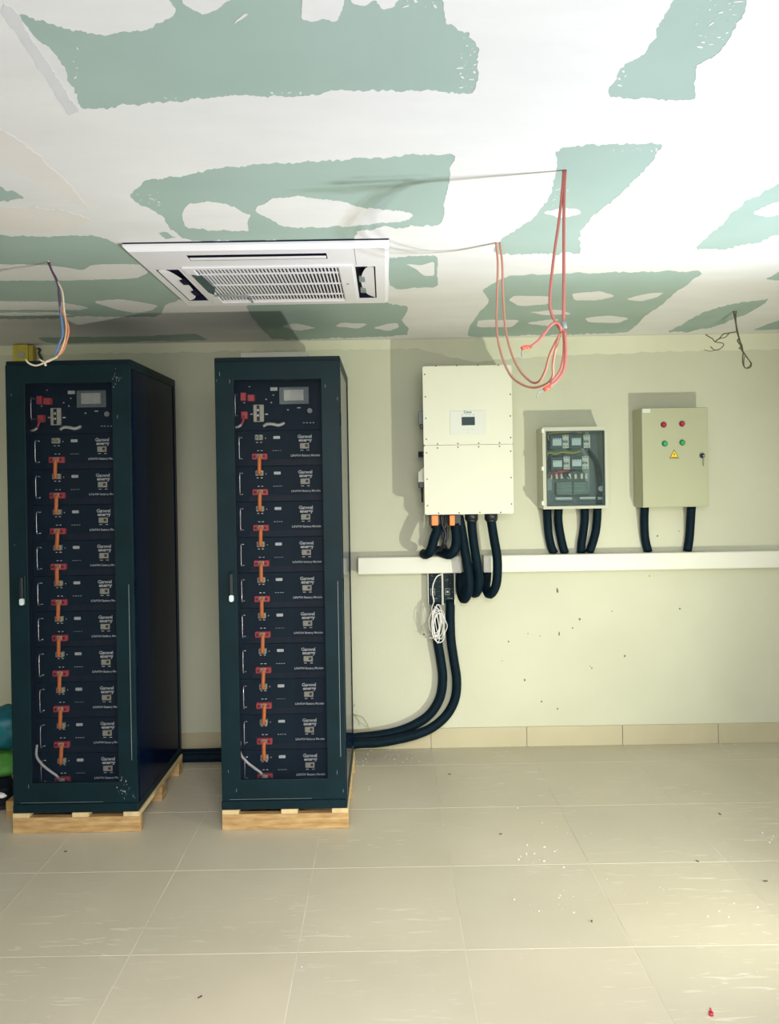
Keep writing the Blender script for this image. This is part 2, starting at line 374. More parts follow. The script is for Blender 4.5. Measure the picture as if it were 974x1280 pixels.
def chaikin(poly, it):
    for _ in range(it):
        o_ = []
        for i in range(len(poly)):
            a, b = poly[i], poly[(i+1) % len(poly)]
            o_ += [(a[0]*.88+b[0]*.12, a[1]*.88+b[1]*.12), (a[0]*.12+b[0]*.88, a[1]*.12+b[1]*.88)]
        poly = o_
    return poly
from mathutils import noise as NZ
def rough_poly(poly, amp, seg=2.6, it=1):
    poly = chaikin(poly, it)
    out = []; n = len(poly)
    for i in range(n):
        a = Vector((*poly[i], 0)); b = Vector((*poly[(i+1) % n], 0)); L = (b-a).length; k = max(1, int(L/seg))
        nd = Vector((-(b-a).y, (b-a).x, 0)).normalized() if L else Vector((0,0,0))
        for t in range(k):
            c = a.lerp(b, t/k)
            s_ = amp*(2.2*NZ.noise(c*.055) + 1.3*NZ.noise(c*.16+Vector((9,0,0))) + random.uniform(-.5, .5) + (random.uniform(-1.3, 1.3) if random.random() < .08 else 0))
            c = c + nd*s_
            q_ = PC(c.x, c.y, ZC); out.append((q_.x, q_.y))
    return out
def ypx(poly): return sum(p[1] for p in poly)/len(poly)
cu = bpy.data.curves.new('joint_compound', 'CURVE'); cu.dimensions = '2D'; cu.fill_mode = 'BOTH'; cu.extrude = 0.0003
def add_poly(pts):
    sp = cu.splines.new('POLY'); sp.points.add(len(pts)-1)
    for i, p in enumerate(pts): sp.points[i].co = (p[0], p[1], 0, 1)
    sp.use_cyclic_u = True
add_poly([(XL+.002, YF+.002), (XR-.002, YF+.002), (XR-.002, YB-.002), (XL+.002, YB-.002)])
for h in HOLES:
    amp = 1.5 if ypx(h) < 330 else (.8 if ypx(h) < 400 else .35)
    add_poly(rough_poly(h, amp))
for h in ISL: add_poly(rough_poly(h, .9 if ypx(h) < 320 else .28, 2.4, 1))
def blob(cx, cy, r, sx=1.0, sy=1.0):
    a_ = random.uniform(0, PI); e = random.uniform(1, 3.2)
    n = 6; a0 = random.uniform(0, 6); rr = [random.uniform(.6, 1.2)*r for _ in range(n)]
    pp = [(rr[k]*e*math.cos(2*PI*k/n), rr[k]*.8*math.sin(2*PI*k/n)) for k in range(n)]
    add_poly([(cx + u*math.cos(a_) - v*math.sin(a_), cy + u*math.sin(a_) + v*math.cos(a_)) for u, v in pp])
def inside(pt, poly):
    x, y = pt; c = False
    for i in range(len(poly)):
        x1, y1 = poly[i]; x2, y2 = poly[i-1]
        if (y1 > y) != (y2 > y) and x < (x2-x1)*(y-y1)/(y2-y1)+x1: c = not c
    return c
# dabs left where the knife skipped over the board face
placed = []
for (x0, y0, x1, y1, n) in [(575,45,597,110,60),(478,0,500,8,8),(765,82,785,118,40),(868,0,932,60,60),(815,180,826,198,8),(330,116,380,122,12),(690,225,712,258,26),(150,232,200,262,22),(200,122,360,130,20),(480,1,545,9,16),(760,185,825,189,16),(90,60,100,130,10)]:
    for _ in range(n):
        px, py = random.uniform(x0, x1), random.uniform(y0, y1)
        hs = [h for h in HOLES if inside((px-4, py), h) and inside((px+4, py), h) and inside((px, py-3), h) and inside((px, py+3), h)]
        if not hs or any(inside((px+a, py+b), i2) for i2 in ISL for a in (-4, 4) for b in (-3, 3)): continue
        q_ = PC(px, py, ZC)
        if any((q_.x-a)**2+(q_.y-b)**2 < .011**2 for a, b in placed): continue
        placed.append((q_.x, q_.y)); blob(q_.x, q_.y, random.choice((.001, .0015, .002, .0035)))
# boards left bare nearer the camera and behind it
for (cx, cy, sx, sy) in [(-1.9,.55,.55,.35),(-.3,.5,.6,.3),(1.5,.4,.5,.35),(-1.6,-.8,.6,.4),(.3,-.8,.5,.35),(2.1,-.9,.4,.4),(2.7,.9,.25,.5),(-2.8,1.6,.25,.5),(2.75,3.0,.22,.4),(-2.7,3.2,.35,.25)]:
    n = 40; add_poly([(cx + sx*math.copysign(abs(math.cos(2*PI*k/n))**.5, math.cos(2*PI*k/n))*random.uniform(.93,1.05), cy + sy*math.copysign(abs(math.sin(2*PI*k/n))**.5, math.sin(2*PI*k/n))*random.uniform(.93,1.05)) for k in range(n)])
t = bpy.data.objects.new('tmp', cu); COL.objects.link(t)
me = bpy.data.meshes.new_from_object(t.evaluated_get(bpy.context.evaluated_depsgraph_get())); bpy.data.objects.remove(t)
me.materials.clear(); me.materials.append(M['compound']); me.name = 'joint_compound'
o = bpy.data.objects.new('joint_compound', me); COL.objects.link(o); o.location = (0, 0, ZC+.0004); o.parent = ce
o['label'] = 'white joint compound smeared over the green boards'

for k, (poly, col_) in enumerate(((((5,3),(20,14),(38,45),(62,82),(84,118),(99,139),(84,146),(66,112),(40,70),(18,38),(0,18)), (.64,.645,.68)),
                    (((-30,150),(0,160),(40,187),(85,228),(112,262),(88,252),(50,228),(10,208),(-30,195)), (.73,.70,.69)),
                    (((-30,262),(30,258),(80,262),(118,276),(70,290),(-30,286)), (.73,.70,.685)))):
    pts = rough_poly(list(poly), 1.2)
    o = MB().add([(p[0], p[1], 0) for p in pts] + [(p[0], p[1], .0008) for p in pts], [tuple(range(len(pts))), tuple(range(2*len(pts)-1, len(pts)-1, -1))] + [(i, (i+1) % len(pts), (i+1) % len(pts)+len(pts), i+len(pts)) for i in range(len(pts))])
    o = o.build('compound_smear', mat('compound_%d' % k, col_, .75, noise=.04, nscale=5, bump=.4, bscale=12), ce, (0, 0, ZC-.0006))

# ------------------------------------------------------------------ pallets
def pallet(name, cx, y0, wd, dp, label):
    p = empty(name, (cx, y0, 0)); tag(p, label, 'pallet', 'small softwood pallets under the racks')
    for (ya, yb) in ((0, .035), (dp/2-.04, dp/2+.04), (dp-.10, dp-.02)):
        MB().rbox(-wd/2, wd/2, ya, yb, 0, .076, .002, 1).build('bearer', M['wood'], p)
    for xc in (-wd/2+.042, .02, wd/2-.042):
        MB().rbox(xc-.04, xc+.04, -.004, dp-.01, .076, .0985, .002, 1).build('deck_board', M['wood_end'], p)
    return p
RY = 3.745; RB = .1; RT = 2.289; RW = .608; RD = .80
RACKS = {'left': (-1.5255, 'left'), 'right': (-.5155, 'right')}
pallet('pallet', -1.524, RY+.005, .62, .80, 'pale softwood pallet under the left equipment rack')
pallet('pallet', -.512, RY+.005, .615, .80, 'pale softwood pallet under the equipment rack in the middle')

# ------------------------------------------------------------------ rack cabinets
def rack(cx, label):
    r = empty('rack_cabinet', (cx, RY, RB)); tag(r, label, 'rack', 'tall black rack cabinets of battery modules')
    H = RT-RB; hw = RW/2
    MB().rbox(-hw, hw, .012, RD, H-.045, H, .004, 1).build('top_panel', M['rack'], r)
    MB().rbox(-hw, hw, .0, RD, 0, .042, .004, 1).build('base', M['rack'], r)
    for sx in (-1, 1):
        for (ya, yb) in ((.030, .075), (RD-.045, RD)):
            a, b = sorted((sx*hw, sx*(hw-.04)))
            MB().rbox(a, b, ya, yb, .042, H-.045, .003, 1).build('corner_post', M['rack_side'], r)
        a, b = sorted((sx*(hw-.004), sx*(hw-.008)))
        q = MB().box(a, b, .077, RD-.047, .044, H-.047)
        q.build('side_panel', M['rack_side'], r)
        a, b = sorted((sx*(hw-.045), sx*(hw-.06)))
        MB().box(a, b, .10, .14, .042, H-.045).build('mounting_rail', M['dark'], r)
    q = MB()
    for k in range(43):
        z = .10 + k*.0445*1.0
        q.cyl((-hw+.0895, .1195, z), (-hw+.0895, .1245, z), .0045, 8)
    MB().box(-hw+.041, hw-.041, RD-.004, RD-.001, .043, H-.046).build('back_panel', M['rack'], r)
    d_ = empty('door', (0, 0, 0)); d_.parent = r
    # door leaf: frame round a perforated panel
    x0, x1, z0, z1 = -hw+.003, hw-.003, .045, H-.022
    a0, a1, b0, b1 = -hw+.095, hw-.093, .245-RB, 2.177-RB
    q = MB(); y0, y1 = 0, .024
    O_ = [(x0,z0),(x1,z0),(x1,z1),(x0,z1)]; I_ = [(a0,b0),(a1,b0),(a1,b1),(a0,b1)]
    vs = [(x, y, z) for y in (y0, y1) for ring in (O_, I_) for x, z in ring]      # 0-3 outer front, 4-7 inner front, 8-11, 12-15 behind
    q.add(vs, [f_ for k in range(4) for f_ in ((k, (k+1) % 4, 4+(k+1) % 4, 4+k), (8+k, 12+k, 12+(k+1) % 4, 8+(k+1) % 4), (k, 8+k, 8+(k+1) % 4, (k+1) % 4), (4+k, 4+(k+1) % 4, 12+(k+1) % 4, 12+k))])
    fr = q.build('door_frame', M['rack'], r)
    bpy.data.objects.remove(d_); fr.name = 'door'
    bv = fr.modifiers.new('b', 'BEVEL'); bv.width = .0025; bv.segments = 2; bv.limit_method = 'ANGLE'; bv.angle_limit = math.radians(50)
    pm = MB().box(a0, a1, .010, .0112, b0, b1).build('perforated_panel', M['perf'], fr)
    q = MB().rbox(-hw+.055, -hw+.083, -.006, 0, 1.005, 1.155, .003, 1); q.build('handle_plate', M['rack'], fr)
    MB().rbox(-hw+.060, -hw+.077, -.020, -.006, 1.045, 1.145, .004, 2).build('handle', M['black'], fr)
    MB().rrect(-hw+.058, -hw+.079, 1.010, 1.042, -.016, -.006, .008).cyl((-hw+.0685, -.018, 1.026), (-hw+.0685, -.016, 1.026), .005, 10).build('lock', M['lock'], fr)
    for z in (.25, 1.05, 1.85): MB().cyl((hw-.002, .012, z), (hw-.002, .012, z+.06), .004, 8).build('hinge', M['rack_side'], fr)
    # pale scuffs in the paint
    q = MB(); rnd = random.Random(int(cx*100))
    for _ in range(9):
        x = rnd.choice((rnd.uniform(-hw+.01, -hw+.08), rnd.uniform(hw-.08, hw-.012))); z = rnd.choice((rnd.uniform(.06, .22), rnd.uniform(1.9, 2.1), rnd.uniform(.3, 1.8))); L = rnd.uniform(.005, .02)
        q.box(x, x+.0012, -.0004, .0005, z, z+L)
    q.box(-hw+.04, hw-.17, -.0004, .001, .0505, .0513)
    q.box(hw-.028, hw-.0265, -.0004, .001, .25, 1.1)
    for _ in range(34 if cx < -1 else 0):
        x = rnd.gauss(hw-.075, .012); z = rnd.choice((rnd.gauss(2.10, .03), rnd.gauss(.10, .025), rnd.gauss(.10, .03))); L = rnd.uniform(.001, .008)
        if x < hw-.008 and .055 < z < H-.03 and not (x < a1+.004 and b0-.004 < z < b1+.004): q.box(x, x+rnd.uniform(.0008, .004), -.0004, .0005, z, z+L)
    s_ = q.build('paint_scuffs', mat('bare_scuff', (.3, .34, .38), .5), fr); tag(s_, kind='stuff')
    return r
rack(RACKS['left'][0], 'tall black battery rack at far left, its dark right flank in view')
rack(RACKS['right'][0], 'tall black battery rack in the middle, beside the cable loop of the inverter')

# ------------------------------------------------------------------ modules inside the racks
MY = 3.872; PITCHM = .1772
def make_module():
    r = empty('battery_module')
    MB().rbox(-.242, .242, .0, .004, -.0875, .0865, .001, 1).box(-.218, .218, .004, .55, -.086, .085).build('case', M['module'], r)
    # vent strip along the top, slots cut as dark recess bars
    q = MB()
    for k in range(40):
        x = -.165 + k*.0095; q.box(x, x+.006, -.0006, .0003, -.086, -.058)
    v = q.build('vent_slots', M['dark'], r); tag(v, kind='stuff')
    h = MB().tube([(-.196, 0, .054), (-.205, -.004, .055), (-.206, -.028, .053), (-.206, -.032, 0), (-.206, -.028, -.049), (-.205, -.004, -.051), (-.196, 0, -.05)], .0028, 8, .006)
    h.build('handle', M['steel'], r)
    c = MB().rbox(-.129, -.112, -.022, 0, .041, .067, .002, 1).rbox(-.108, -.092, -.024, 0, .041, .067, .002, 1)
    c = c.build('socket', M['cream'], r)
    MB().box(-.126, -.115, -.0225, -.0215, .047, .061).box(-.104, -.096, -.0245, -.0235, .047, .058).build('socket_face', M['grayplastic'], c)
    p = MB().rbox(-.146, -.07, -.022, 0, -.056, -.026, .003, 1).build('red_plug_block', M['red_plug'], r)
    MB().rbox(-.121, -.095, -.0255, -.021, -.049, -.029, .002, 1).build('plug_face', M['cream'], p); MB().box(-.092, -.080, -.0228, -.0215, -.047, -.035).box(-.140, -.128, -.0228, -.0215, -.047, -.035).build('plug_socket', mat('plug_maroon', (.18, .01, .02), .5), p)['kind'] = 'stuff'
    q = MB()
    for x, z in ((-.122, .030), (-.102, .030), (-.118, -.012), (-.100, -.012)): q.box(x-.005, x+.005, -.0006, .0003, z-.0018, z+.0018)
    q.cyl((-.080, -.0008, .050), (-.080, .0003, .050), .0025, 8)
    for k in range(4): q.box(-.045+k*.012, -.038+k*.012, -.0006, .0003, -.0135, -.0115)
    q.box(.094, .108, -.0006, .0003, -.0145, -.011).box(.124, .138, -.0006, .0003, -.0145, -.011)
    tag(q.build('markings', M['print'], r), kind='stuff')
    MB().rrect(-.040, -.007, .046, .060, -.0025, .0, .003).build('rating_label', M['print'], r)
    s = MB().rbox(.092, .138, -.006, 0, -.004, .023, .0015, 1).build('data_ports', M['cream'], r)
    MB().box(.118, .131, -.0066, -.0055, .004, .017).build('port_hole', mat('port_brown', (.10, .045, .04), .5), s)
    text('logo_print', 'Ganwel', .0235, M['print'], r, (.116, -.0006, .0555), .0006, .98)
    text('logo_print', 'energy', .022, M['print'], r, (.118, -.0006, .0378), .0009, 1.08)
    text('caption_print', 'LiFePO4 Battery Module', .0145, M['print'], r, (.118, -.0006, -.0385), .0003)
    return r
ORD = ['topmost', 'second from the top', 'third from the top', 'fourth from the top', 'fifth from the top', 'sixth from the top', 'seventh from the top', 'third from the bottom', 'second from the bottom', 'lowest']
ORD[7] = 'eighth from the top'; ORD[8] = 'ninth from the top'
proto = make_module()
def zmod(k): return 1.852 - k*PITCHM
first = True
ends = {}
for side, (cx, nm) in RACKS.items():
    for k in range(10):
        o = proto if first else copy_tree(proto); first = False
        o.location = (cx, MY, zmod(k))
        tag(o, 'black lithium battery module, %s in the %s rack' % (ORD[k], side if side == 'left' else 'middle'), 'battery module', 'battery modules in the %s rack' % (side if side == 'left' else 'middle'))
    for k in range(9):
        z0 = zmod(k) - .041; z1 = zmod(k+1) + .052
        rnd = random.Random(k*7+int(cx*50)); dx = rnd.uniform(-.003, .003)
        q = MB().tube([(cx-.106, MY-.022, z0), (cx-.106+dx, MY-.031, z0-.006), (cx-.107+dx, MY-.033, (z0+z1)/2), (cx-.109, MY-.031, z1+.004), (cx-.110, MY-.022, z1-.002)], .0098, 8, .008)
        o = q.build('link_cable', M['orange']); 
        a = ['first and second', 'second and third', 'third and fourth', 'fourth and fifth', 'fifth and sixth', 'sixth and seventh', 'seventh and eighth', 'eighth and ninth', 'ninth and tenth'][k]
        tag(o, 'orange cable linking the %s battery modules from the top, %s rack' % (a, side if side == 'left' else 'middle'), 'cable', 'orange link cables in the %s rack' % (side if side == 'left' else 'middle'))

def LP(px, py, cx):            # a pixel on the middle rack's module plane, as local x and world z
    v = P(px, py, MY); return v.x - RACKS['right'][0], v.z
def make_control():
    zc = 2.073; r = empty('control_unit')
    def B(px0, px1, py0, py1, ya, yb, q=None, rr=.0015):
        (xa, za), (xb, zb) = LP(px0, py1, 0), LP(px1, py0, 0)
        return (q or MB()).rbox(xa, xb, ya, yb, za-zc, zb-zc, rr, 1)
    MB().rbox(-.242, .242, 0, .004, -.132, .132, .001, 1).box(-.218, .218, .004, .45, -.13, .13).build('case', M['module'], r)
    x, z = LP(295.5, 507, 0); z -= zc
    MB().tube([(x+.008, 0, z+.05), (x, -.006, z+.05), (x, -.03, z+.047), (x, -.03, z-.047), (x, -.006, z-.05), (x+.008, 0, z-.05)], .0028, 8, .006).build('handle', M['steel'], r)
    B(302, 308.5, 491.5, 501.5, -.03, 0).build('red_plug_block', M['red_plug'], r)
    B(311, 319, 494, 502, -.034, 0).build('red_plug_block', M['red_plug'], r)
    B(303, 310, 515, 524, -.03, 0).build('red_plug_block', M['red_plug'], r)
    t = B(317.5, 330, 506, 527.5, -.012, 0).build('terminal_block', M['cream'], r)
    q = MB(); B(321.5, 325, 507, 526.5, -.0128, -.011, q, .0003); q.build('terminal_gap', M['black'], t)
    q = MB()
    for py in (513, 519.5): B(321.9, 324.3, py-1.3, py+1.3, -.0138, -.0125, q, .0003)
    q.build('terminal_screw', M['print'], t)
    s = B(349.5, 386, 483.5, 505.5, -.006, 0).build('display', M['grayplastic'], r)
    B(355.3, 379.5, 487, 501, -.0072, -.0055, None, .0005).build('display_screen', M['screen'], s)
    B(338, 347, 484, 488.5, -.0025, 0).build('rating_label', M['print'], r)
    x, z = LP(387.5, 513.5, 0); MB().cyl((x, -.012, z-zc), (x, 0, z-zc), .0125, 16).build('power_button', mat('button_grey', (.42, .45, .46), .6), r)
    q = MB()
    for (a, b, c, d_) in ((371.5, 376, 509, 510.3), (359, 361, 511.5, 513), (332, 333.5, 498.5, 500), (341, 342.4, 493, 494.4), (338.4, 340, 502.6, 504), (313, 316, 517, 518.5), (331.5, 335, 517, 518.5), (379, 381, 528, 529), (383, 385, 528, 529), (387, 389, 528, 529), (391, 393, 528, 529), (304, 306.5, 503, 504), (311, 313, 483, 484)):
        B(a, b, c, d_, -.0008, .0003, q, .0002)
    tag(q.build('markings', M['print'], r), kind='stuff')
    return r, zc
ctl, zc = make_control()
for i, (side, (cx, nm)) in enumerate(RACKS.items()):
    o = ctl if i == 0 else copy_tree(ctl)
    o.location = (cx, MY, zc)
    sn = side if side == 'left' else 'middle'
    tag(o, 'black control unit with grey display above the batteries in the %s rack' % sn, 'control unit', 'control units at the top of the racks')
    def G(px, py, dy=0.0, cx=cx):
        x, z = LP(px, py, 0); return Vector((cx + x, MY - dy, z))
    q = MB().tube([G(306.5, 521, .03), G(306, 526, .04), G(303.5, 531.5, .036)], .0052, 8, .006)
    q.m = 1; q.tube([G(303.5, 531.5, .036), G(300, 533.8, .034), G(294, 534.5, .02)], .0062, 8, .006)
    tag(q.build('power_cable', [M['red_plug'], M['white_cable']]), 'short red and white cable leaving the control unit of the %s rack' % sn, 'cable', 'power cables at the top of the racks')
    q = MB().tube([G(330, 532.8, .012), G(335, 530.4, .02), G(342, 530.6, .024), (G(349, 532, .024)), G(353, 530.6, .02), G(355.5, 529, .012)], .0075, 8, .006)
    tag(q.build('white_cable', M['white_cable']), 'wavy white cable stub under the display of the %s rack' % sn, 'cable', 'white cable stubs in the racks')
    q = MB().tube([G(301, 925, .02), G(301.5, 938, .03), G(309, 948, .036), G(320, 957, .036), G(327, 962, .036), G(329, 968, .024)], .0066, 8, .01)
    tag(q.build('white_cable', M['white_cable']), 'white cable slanting to the lowest battery module of the %s rack' % sn, 'cable', 'white cables at the foot of the racks')

# ------------------------------------------------------------------ ceiling air conditioner
AX0, AX1, AY0, AY1 = -.945, .028, 2.83, 3.745; AZ = ZC-.03
ac = empty('ceiling_air_conditioner', ((AX0+AX1)/2, (AY0+AY1)/2, ZC)); tag(ac, 'white square cassette air conditioner set in the ceiling above the racks', 'air conditioner')
acx, acy = (AX0+AX1)/2, (AY0+AY1)/2
def acbox(name, x0, x1, y0, y1, z0, z1, m, parent=ac, r=0, q=None):
    q = q or MB(); f_ = (q.rbox if r else q.box); a = (x0-acx, x1-acx, y0-acy, y1-acy, z0-ZC, z1-ZC)
    q.rbox(*a, r, 2) if r else q.box(*a)
    return q.build(name, m, parent) if name else q
# face plate built round its openings
gx0, gx1, gy0, gy1 = AX0+.20, AX1-.205, 3.085, 3.645        # intake grille
fx0, fx1, fy0, fy1 = AX0+.215, AX1-.235, 2.900, 2.972      # front air outlet
lx0, lx1, rx0, rx1, sy0, sy1 = AX0+.045, AX0+.135, AX1-.135, AX1-.055, 3.09, 3.62
xs = sorted({AX0, AX1, lx0, lx1, fx0, gx0, gx1, fx1, rx0, rx1}); ys = sorted({AY0, AY1, fy0, fy1, gy0, gy1, sy0, sy1})
def hole(x, y): return (gx0<x<gx1 and gy0<y<gy1) or (fx0<x<fx1 and fy0<y<fy1) or (lx0<x<lx1 and sy0<y<sy1) or (rx0<x<rx1 and sy0<y<sy1)
q = MB(); e_ = .016
def V(x, y, z): return (x-acx, y-acy, z-ZC)
def inset(v, lo, hi): return min(max(v, lo+e_), hi-e_)
for i in range(len(xs)-1):
    for j in range(len(ys)-1):
        xa, xb, ya, yb = xs[i], xs[i+1], ys[j], ys[j+1]
        if hole((xa+xb)/2, (ya+yb)/2):
            pass
        else:
            a, b, c, d_ = inset(xa, AX0, AX1), inset(xb, AX0, AX1), inset(ya, AY0, AY1), inset(yb, AY0, AY1)
            q.add([V(a,c,AZ),V(b,c,AZ),V(b,d_,AZ),V(a,d_,AZ)], [(0,3,2,1)])
q.m = 1  # opening walls coloured dark to stand in for deep recess shade
for (x0, x1, y0, y1) in ((gx0,gx1,gy0,gy1),(fx0,fx1,fy0,fy1),(lx0,lx1,sy0,sy1),(rx0,rx1,sy0,sy1)):
    for (p0, p1) in (((x0,y0),(x1,y0)),((x1,y0),(x1,y1)),((x1,y1),(x0,y1)),((x0,y1),(x0,y0))):
        q.add([V(*p0,AZ),V(*p1,AZ),V(*p1,ZC-.002),V(*p0,ZC-.002)], [(0,1,2,3)])
q.m = 0
ring_o = [(AX0,AY0),(AX1,AY0),(AX1,AY1),(AX0,AY1)]; ring_i = [(AX0+e_,AY0+e_),(AX1-e_,AY0+e_),(AX1-e_,AY1-e_),(AX0+e_,AY1-e_)]
for k in range(4):
    a, b = ring_o[k], ring_o[(k+1) % 4]; c, d_ = ring_i[(k+1) % 4], ring_i[k]
    q.add([V(*a,ZC-.014),V(*b,ZC-.014),V(*c,AZ),V(*d_,AZ)], [(0,1,2,3)])
    q.add([V(*a,ZC-.006),V(*b,ZC-.006),V(*b,ZC-.014),V(*a,ZC-.014)], [(0,1,2,3)])
face = q.build('face_plate', [M['acwhite'], M['acdark']], ac)
acbox('inner_housing', AX0+.03, AX1-.03, AY0+.03, AY1-.03, ZC-.0018, ZC-.0008, M['acdark'])  # near-black sheet, recess shade put into its colour
MB().box(AX0+.001-acx, AX1-.001-acx, AY0+.001-acy, AY0+.012-acy, -.006, -.0004).build('shadow_strip', M['acdark'], ac)  # dark strips added round the plate edge to draw its shadow line
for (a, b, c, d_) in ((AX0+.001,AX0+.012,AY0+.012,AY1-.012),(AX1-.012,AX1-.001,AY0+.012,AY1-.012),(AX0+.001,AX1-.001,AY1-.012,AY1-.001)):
    acbox('shadow_strip', a, b, c, d_, ZC-.006, ZC-.0004, M['acdark'])
# intake grille: fins and cross bars
q = MB(); nf = 38
for k in range(nf):
    x = gx0 + (gx1-gx0)*(k+.5)/nf
    q.box(x-.0030-acx, x+.0030-acx, gy0-acy, gy1-acy, AZ-ZC+.001, AZ-ZC+.007)
f_ = q.build('grille_fins', M['acwhite'], ac); tag(f_, kind='stuff')
for y in [gy0+.006] + [PC(335, py, AZ).y for py in (342.5, 356, 369)] + [gy1-.006]:
    acbox('grille_bar', gx0, gx1, y-.004, y+.004, AZ-.001, AZ+.005, M['acwhite'])
# raised border round the intake
for (a, b, c, d_) in ((gx0-.045,gx1+.06,gy0-.03,gy0-.004),(gx0-.045,gx1+.06,gy1+.004,gy1+.03),(gx0-.045,gx0-.004,gy0-.004,gy1+.004),(gx1+.004,gx1+.06,gy0-.004,gy1+.004)):
    acbox('intake_border', a, b, c, d_, AZ-.006, AZ+.001, M['acwhite'], r=.002)
# front outlet blade and side outlet blades
q = MB().rbox(fx0+.004-acx, fx1-.004-acx, fy0+.030-acy, fy1-.016-acy, AZ-ZC-.004, AZ-ZC+.001, .002, 1).build('outlet_blade', M['acwhite'], ac)
for (x0, x1, s_) in ((lx0, lx1, 1), (rx0, rx1, -1)):
    pts = []
    q = MB(); n = 14
    inner = x0+.006 if s_ == 1 else x1-.006
    for k in range(n+1):
        t = k/n; y = sy0+.01+(sy1-sy0-.02)*t
        bulge = .018+.040*math.sin(PI*t)**.6
        pts.append((inner, y, inner + s_*bulge))
    for k in range(n):
        a = pts[k]; b = pts[k+1]
        q.add([V(a[0],a[1],AZ-.001),V(b[0],b[1],AZ-.001),V(b[2],b[1],AZ+.005),V(a[2],a[1],AZ+.005)], [(0,1,2,3)])
        q.add([V(a[0],a[1],AZ+.001),V(b[0],b[1],AZ+.001),V(b[2],b[1],AZ+.007),V(a[2],a[1],AZ+.007)], [(3,2,1,0)])
        q.add([V(a[2],a[1],AZ+.005),V(b[2],b[1],AZ+.005),V(b[2],b[1],AZ+.007),V(a[2],a[1],AZ+.007)], [(0,1,2,3)])
    q.build('outlet_blade', M['acwhite'], ac)
    for y in (sy0+.2, sy1-.14):
        acbox('blade_hinge', (x0+x1)/2-.012 + s_*.018, (x0+x1)/2+.012 + s_*.018, y-.03, y+.03, AZ-.003, AZ+.008, M['grayplastic'] if s_ < 0 else M['acdark'])
# the open flap over the left corner of the intake
fp = [PC(*p_, AZ-.012) for p_ in ((240,345),(255,348),(269,361),(268,369),(261,366))]
q = MB().add([V(p_.x, p_.y, AZ-.012) for p_ in fp] + [V(p_.x, p_.y, AZ-.007) for p_ in fp], [(0,1,2,3,4),(9,8,7,6,5)] + [(k, (k+1) % 5, (k+1) % 5 + 5, k+5) for k in range(5)])
q.build('service_flap', mat('flap_dark', (.03, .07, .08), .25), ac)
e0, e1, e2 = [PC(*p_, AZ-.008) for p_ in ((268,369.5),(311,371),(316,378))]
MB().tube([V(*e0), V(*e1)], .004, 6).build('filter_edge', M['grayplastic'], ac); MB().tube([V(*e1), V(*e2)], .004, 6).build('filter_edge', M['grayplastic'], ac)
for x_ in (gx1+.03,): MB().cyl(V(x_, 3.33, AZ-.0085), V(x_, 3.33, AZ-.004), .006, 10).build('indicator_lamp', M['grayplastic'], ac)
acbox('panel_seam', gx1+.075, gx1+.077, AY0+.02, gy0-.02, AZ-.0006, AZ+.001, M['grayplastic'])
# shadow line at the front edge comes from the dark strips round the plate

# ------------------------------------------------------------------ inverter
ix0, ix1, iz0, iz1, iy = .229, .755, 1.474, 2.351, 4.585
inv = empty('wall_inverter', ((ix0+ix1)/2, YB, iz0)); tag(inv, 'large cream wall inverter with small grey screen hung on the back wall', 'inverter')
icx = (ix0+ix1)/2
def ib(q, x0, x1, y0, y1, z0, z1, r=0):
    a = (x0-icx, x1-icx, y0-YB, y1-YB, z0-iz0, z1-iz0); return q.rbox(*a, r, 2) if r else q.box(*a)
ib(MB(), ix0+.012, ix1-.012, iy+.03, YB-.03, iz0+.012, iz1-.012, .006).build('housing', M['inverter'], inv)
ib(MB(), ix0+.10, ix1-.10, YB-.03, YB-.0005, iz0+.1, iz1-.06).build('wall_bracket', M['grayplastic'], inv)
zs = P(585, 556, iy).z
for (a, b) in ((zs+.001, iz1), (iz0, zs-.001)):
    MB().rrect(ix0-icx, ix1-icx, a-iz0, b-iz0, iy-YB, iy+.03-YB, .012).build('front_cover', M['inverter'], inv)
q = MB()
def screw(px, py):
    v = P(px, py, iy); q.cyl((v.x-icx, iy-.0022-YB, v.z-iz0), (v.x-icx, iy-YB+.001, v.z-iz0), .0048, 8)
for px, py in [(545,457.5),(571,457),(597.5,456.5),(623,456.5),(531,468),(532,496),(532.5,523),(533,549),(533.5,566),(534,599),(534.5,632),(638,493),(638,520),(638.5,547),(638.5,564),(639,597),(639.5,630),(547,555),(572.5,554.5),(598.5,554),(624.5,553.5),(547,560),(572.5,559),(598.5,558.5),(624.5,558),(548.5,641.5),(574,641),(600,640.5),(626,640.5)]: screw(px, py)
s_ = q.build('cover_screws', mat('screw_brown', (.16, .14, .10), .4, metal=.5), inv); tag(s_, kind='stuff')
def ibx(px0, px1, py0, py1, ya, yb, r=.0006, q=None, Y=None):
    a, b = P(px0, py1, Y or iy), P(px1, py0, Y or iy); return (q or MB()).rbox(a.x-icx, b.x-icx, ya-YB, yb-YB, a.z-iz0, b.z-iz0, r, 1)
dp = ibx(563, 607.5, 512.8, 543.5, iy-.0025, iy+.001).build('display_panel', mat('panel_film', (.64, .67, .61), .35), inv)
ibx(577.2, 593.6, 521, 531.8, iy-.0032, iy-.0015, .0003).build('display_screen', mat('inverter_lcd', (.05, .075, .085), .6, spec=.1), dp)
q = MB()
for k, px in enumerate((578, 582.7, 587.4, 592)):
    v = P(px, 518.5, iy); q.cyl((v.x-icx, iy-.0034-YB, v.z-iz0), (v.x-icx, iy-.0015-YB, v.z-iz0), .0030, 10)
q.build('indicator_lights', M['grayplastic'], dp)
q = MB()
for px, py in ((580,537),(585.5,537),(590.5,536.5),(585.5,541)):
    v = P(px, py, iy); q.cyl((v.x-icx, iy-.0030-YB, v.z-iz0), (v.x-icx, iy-.0015-YB, v.z-iz0), .0045, 12)
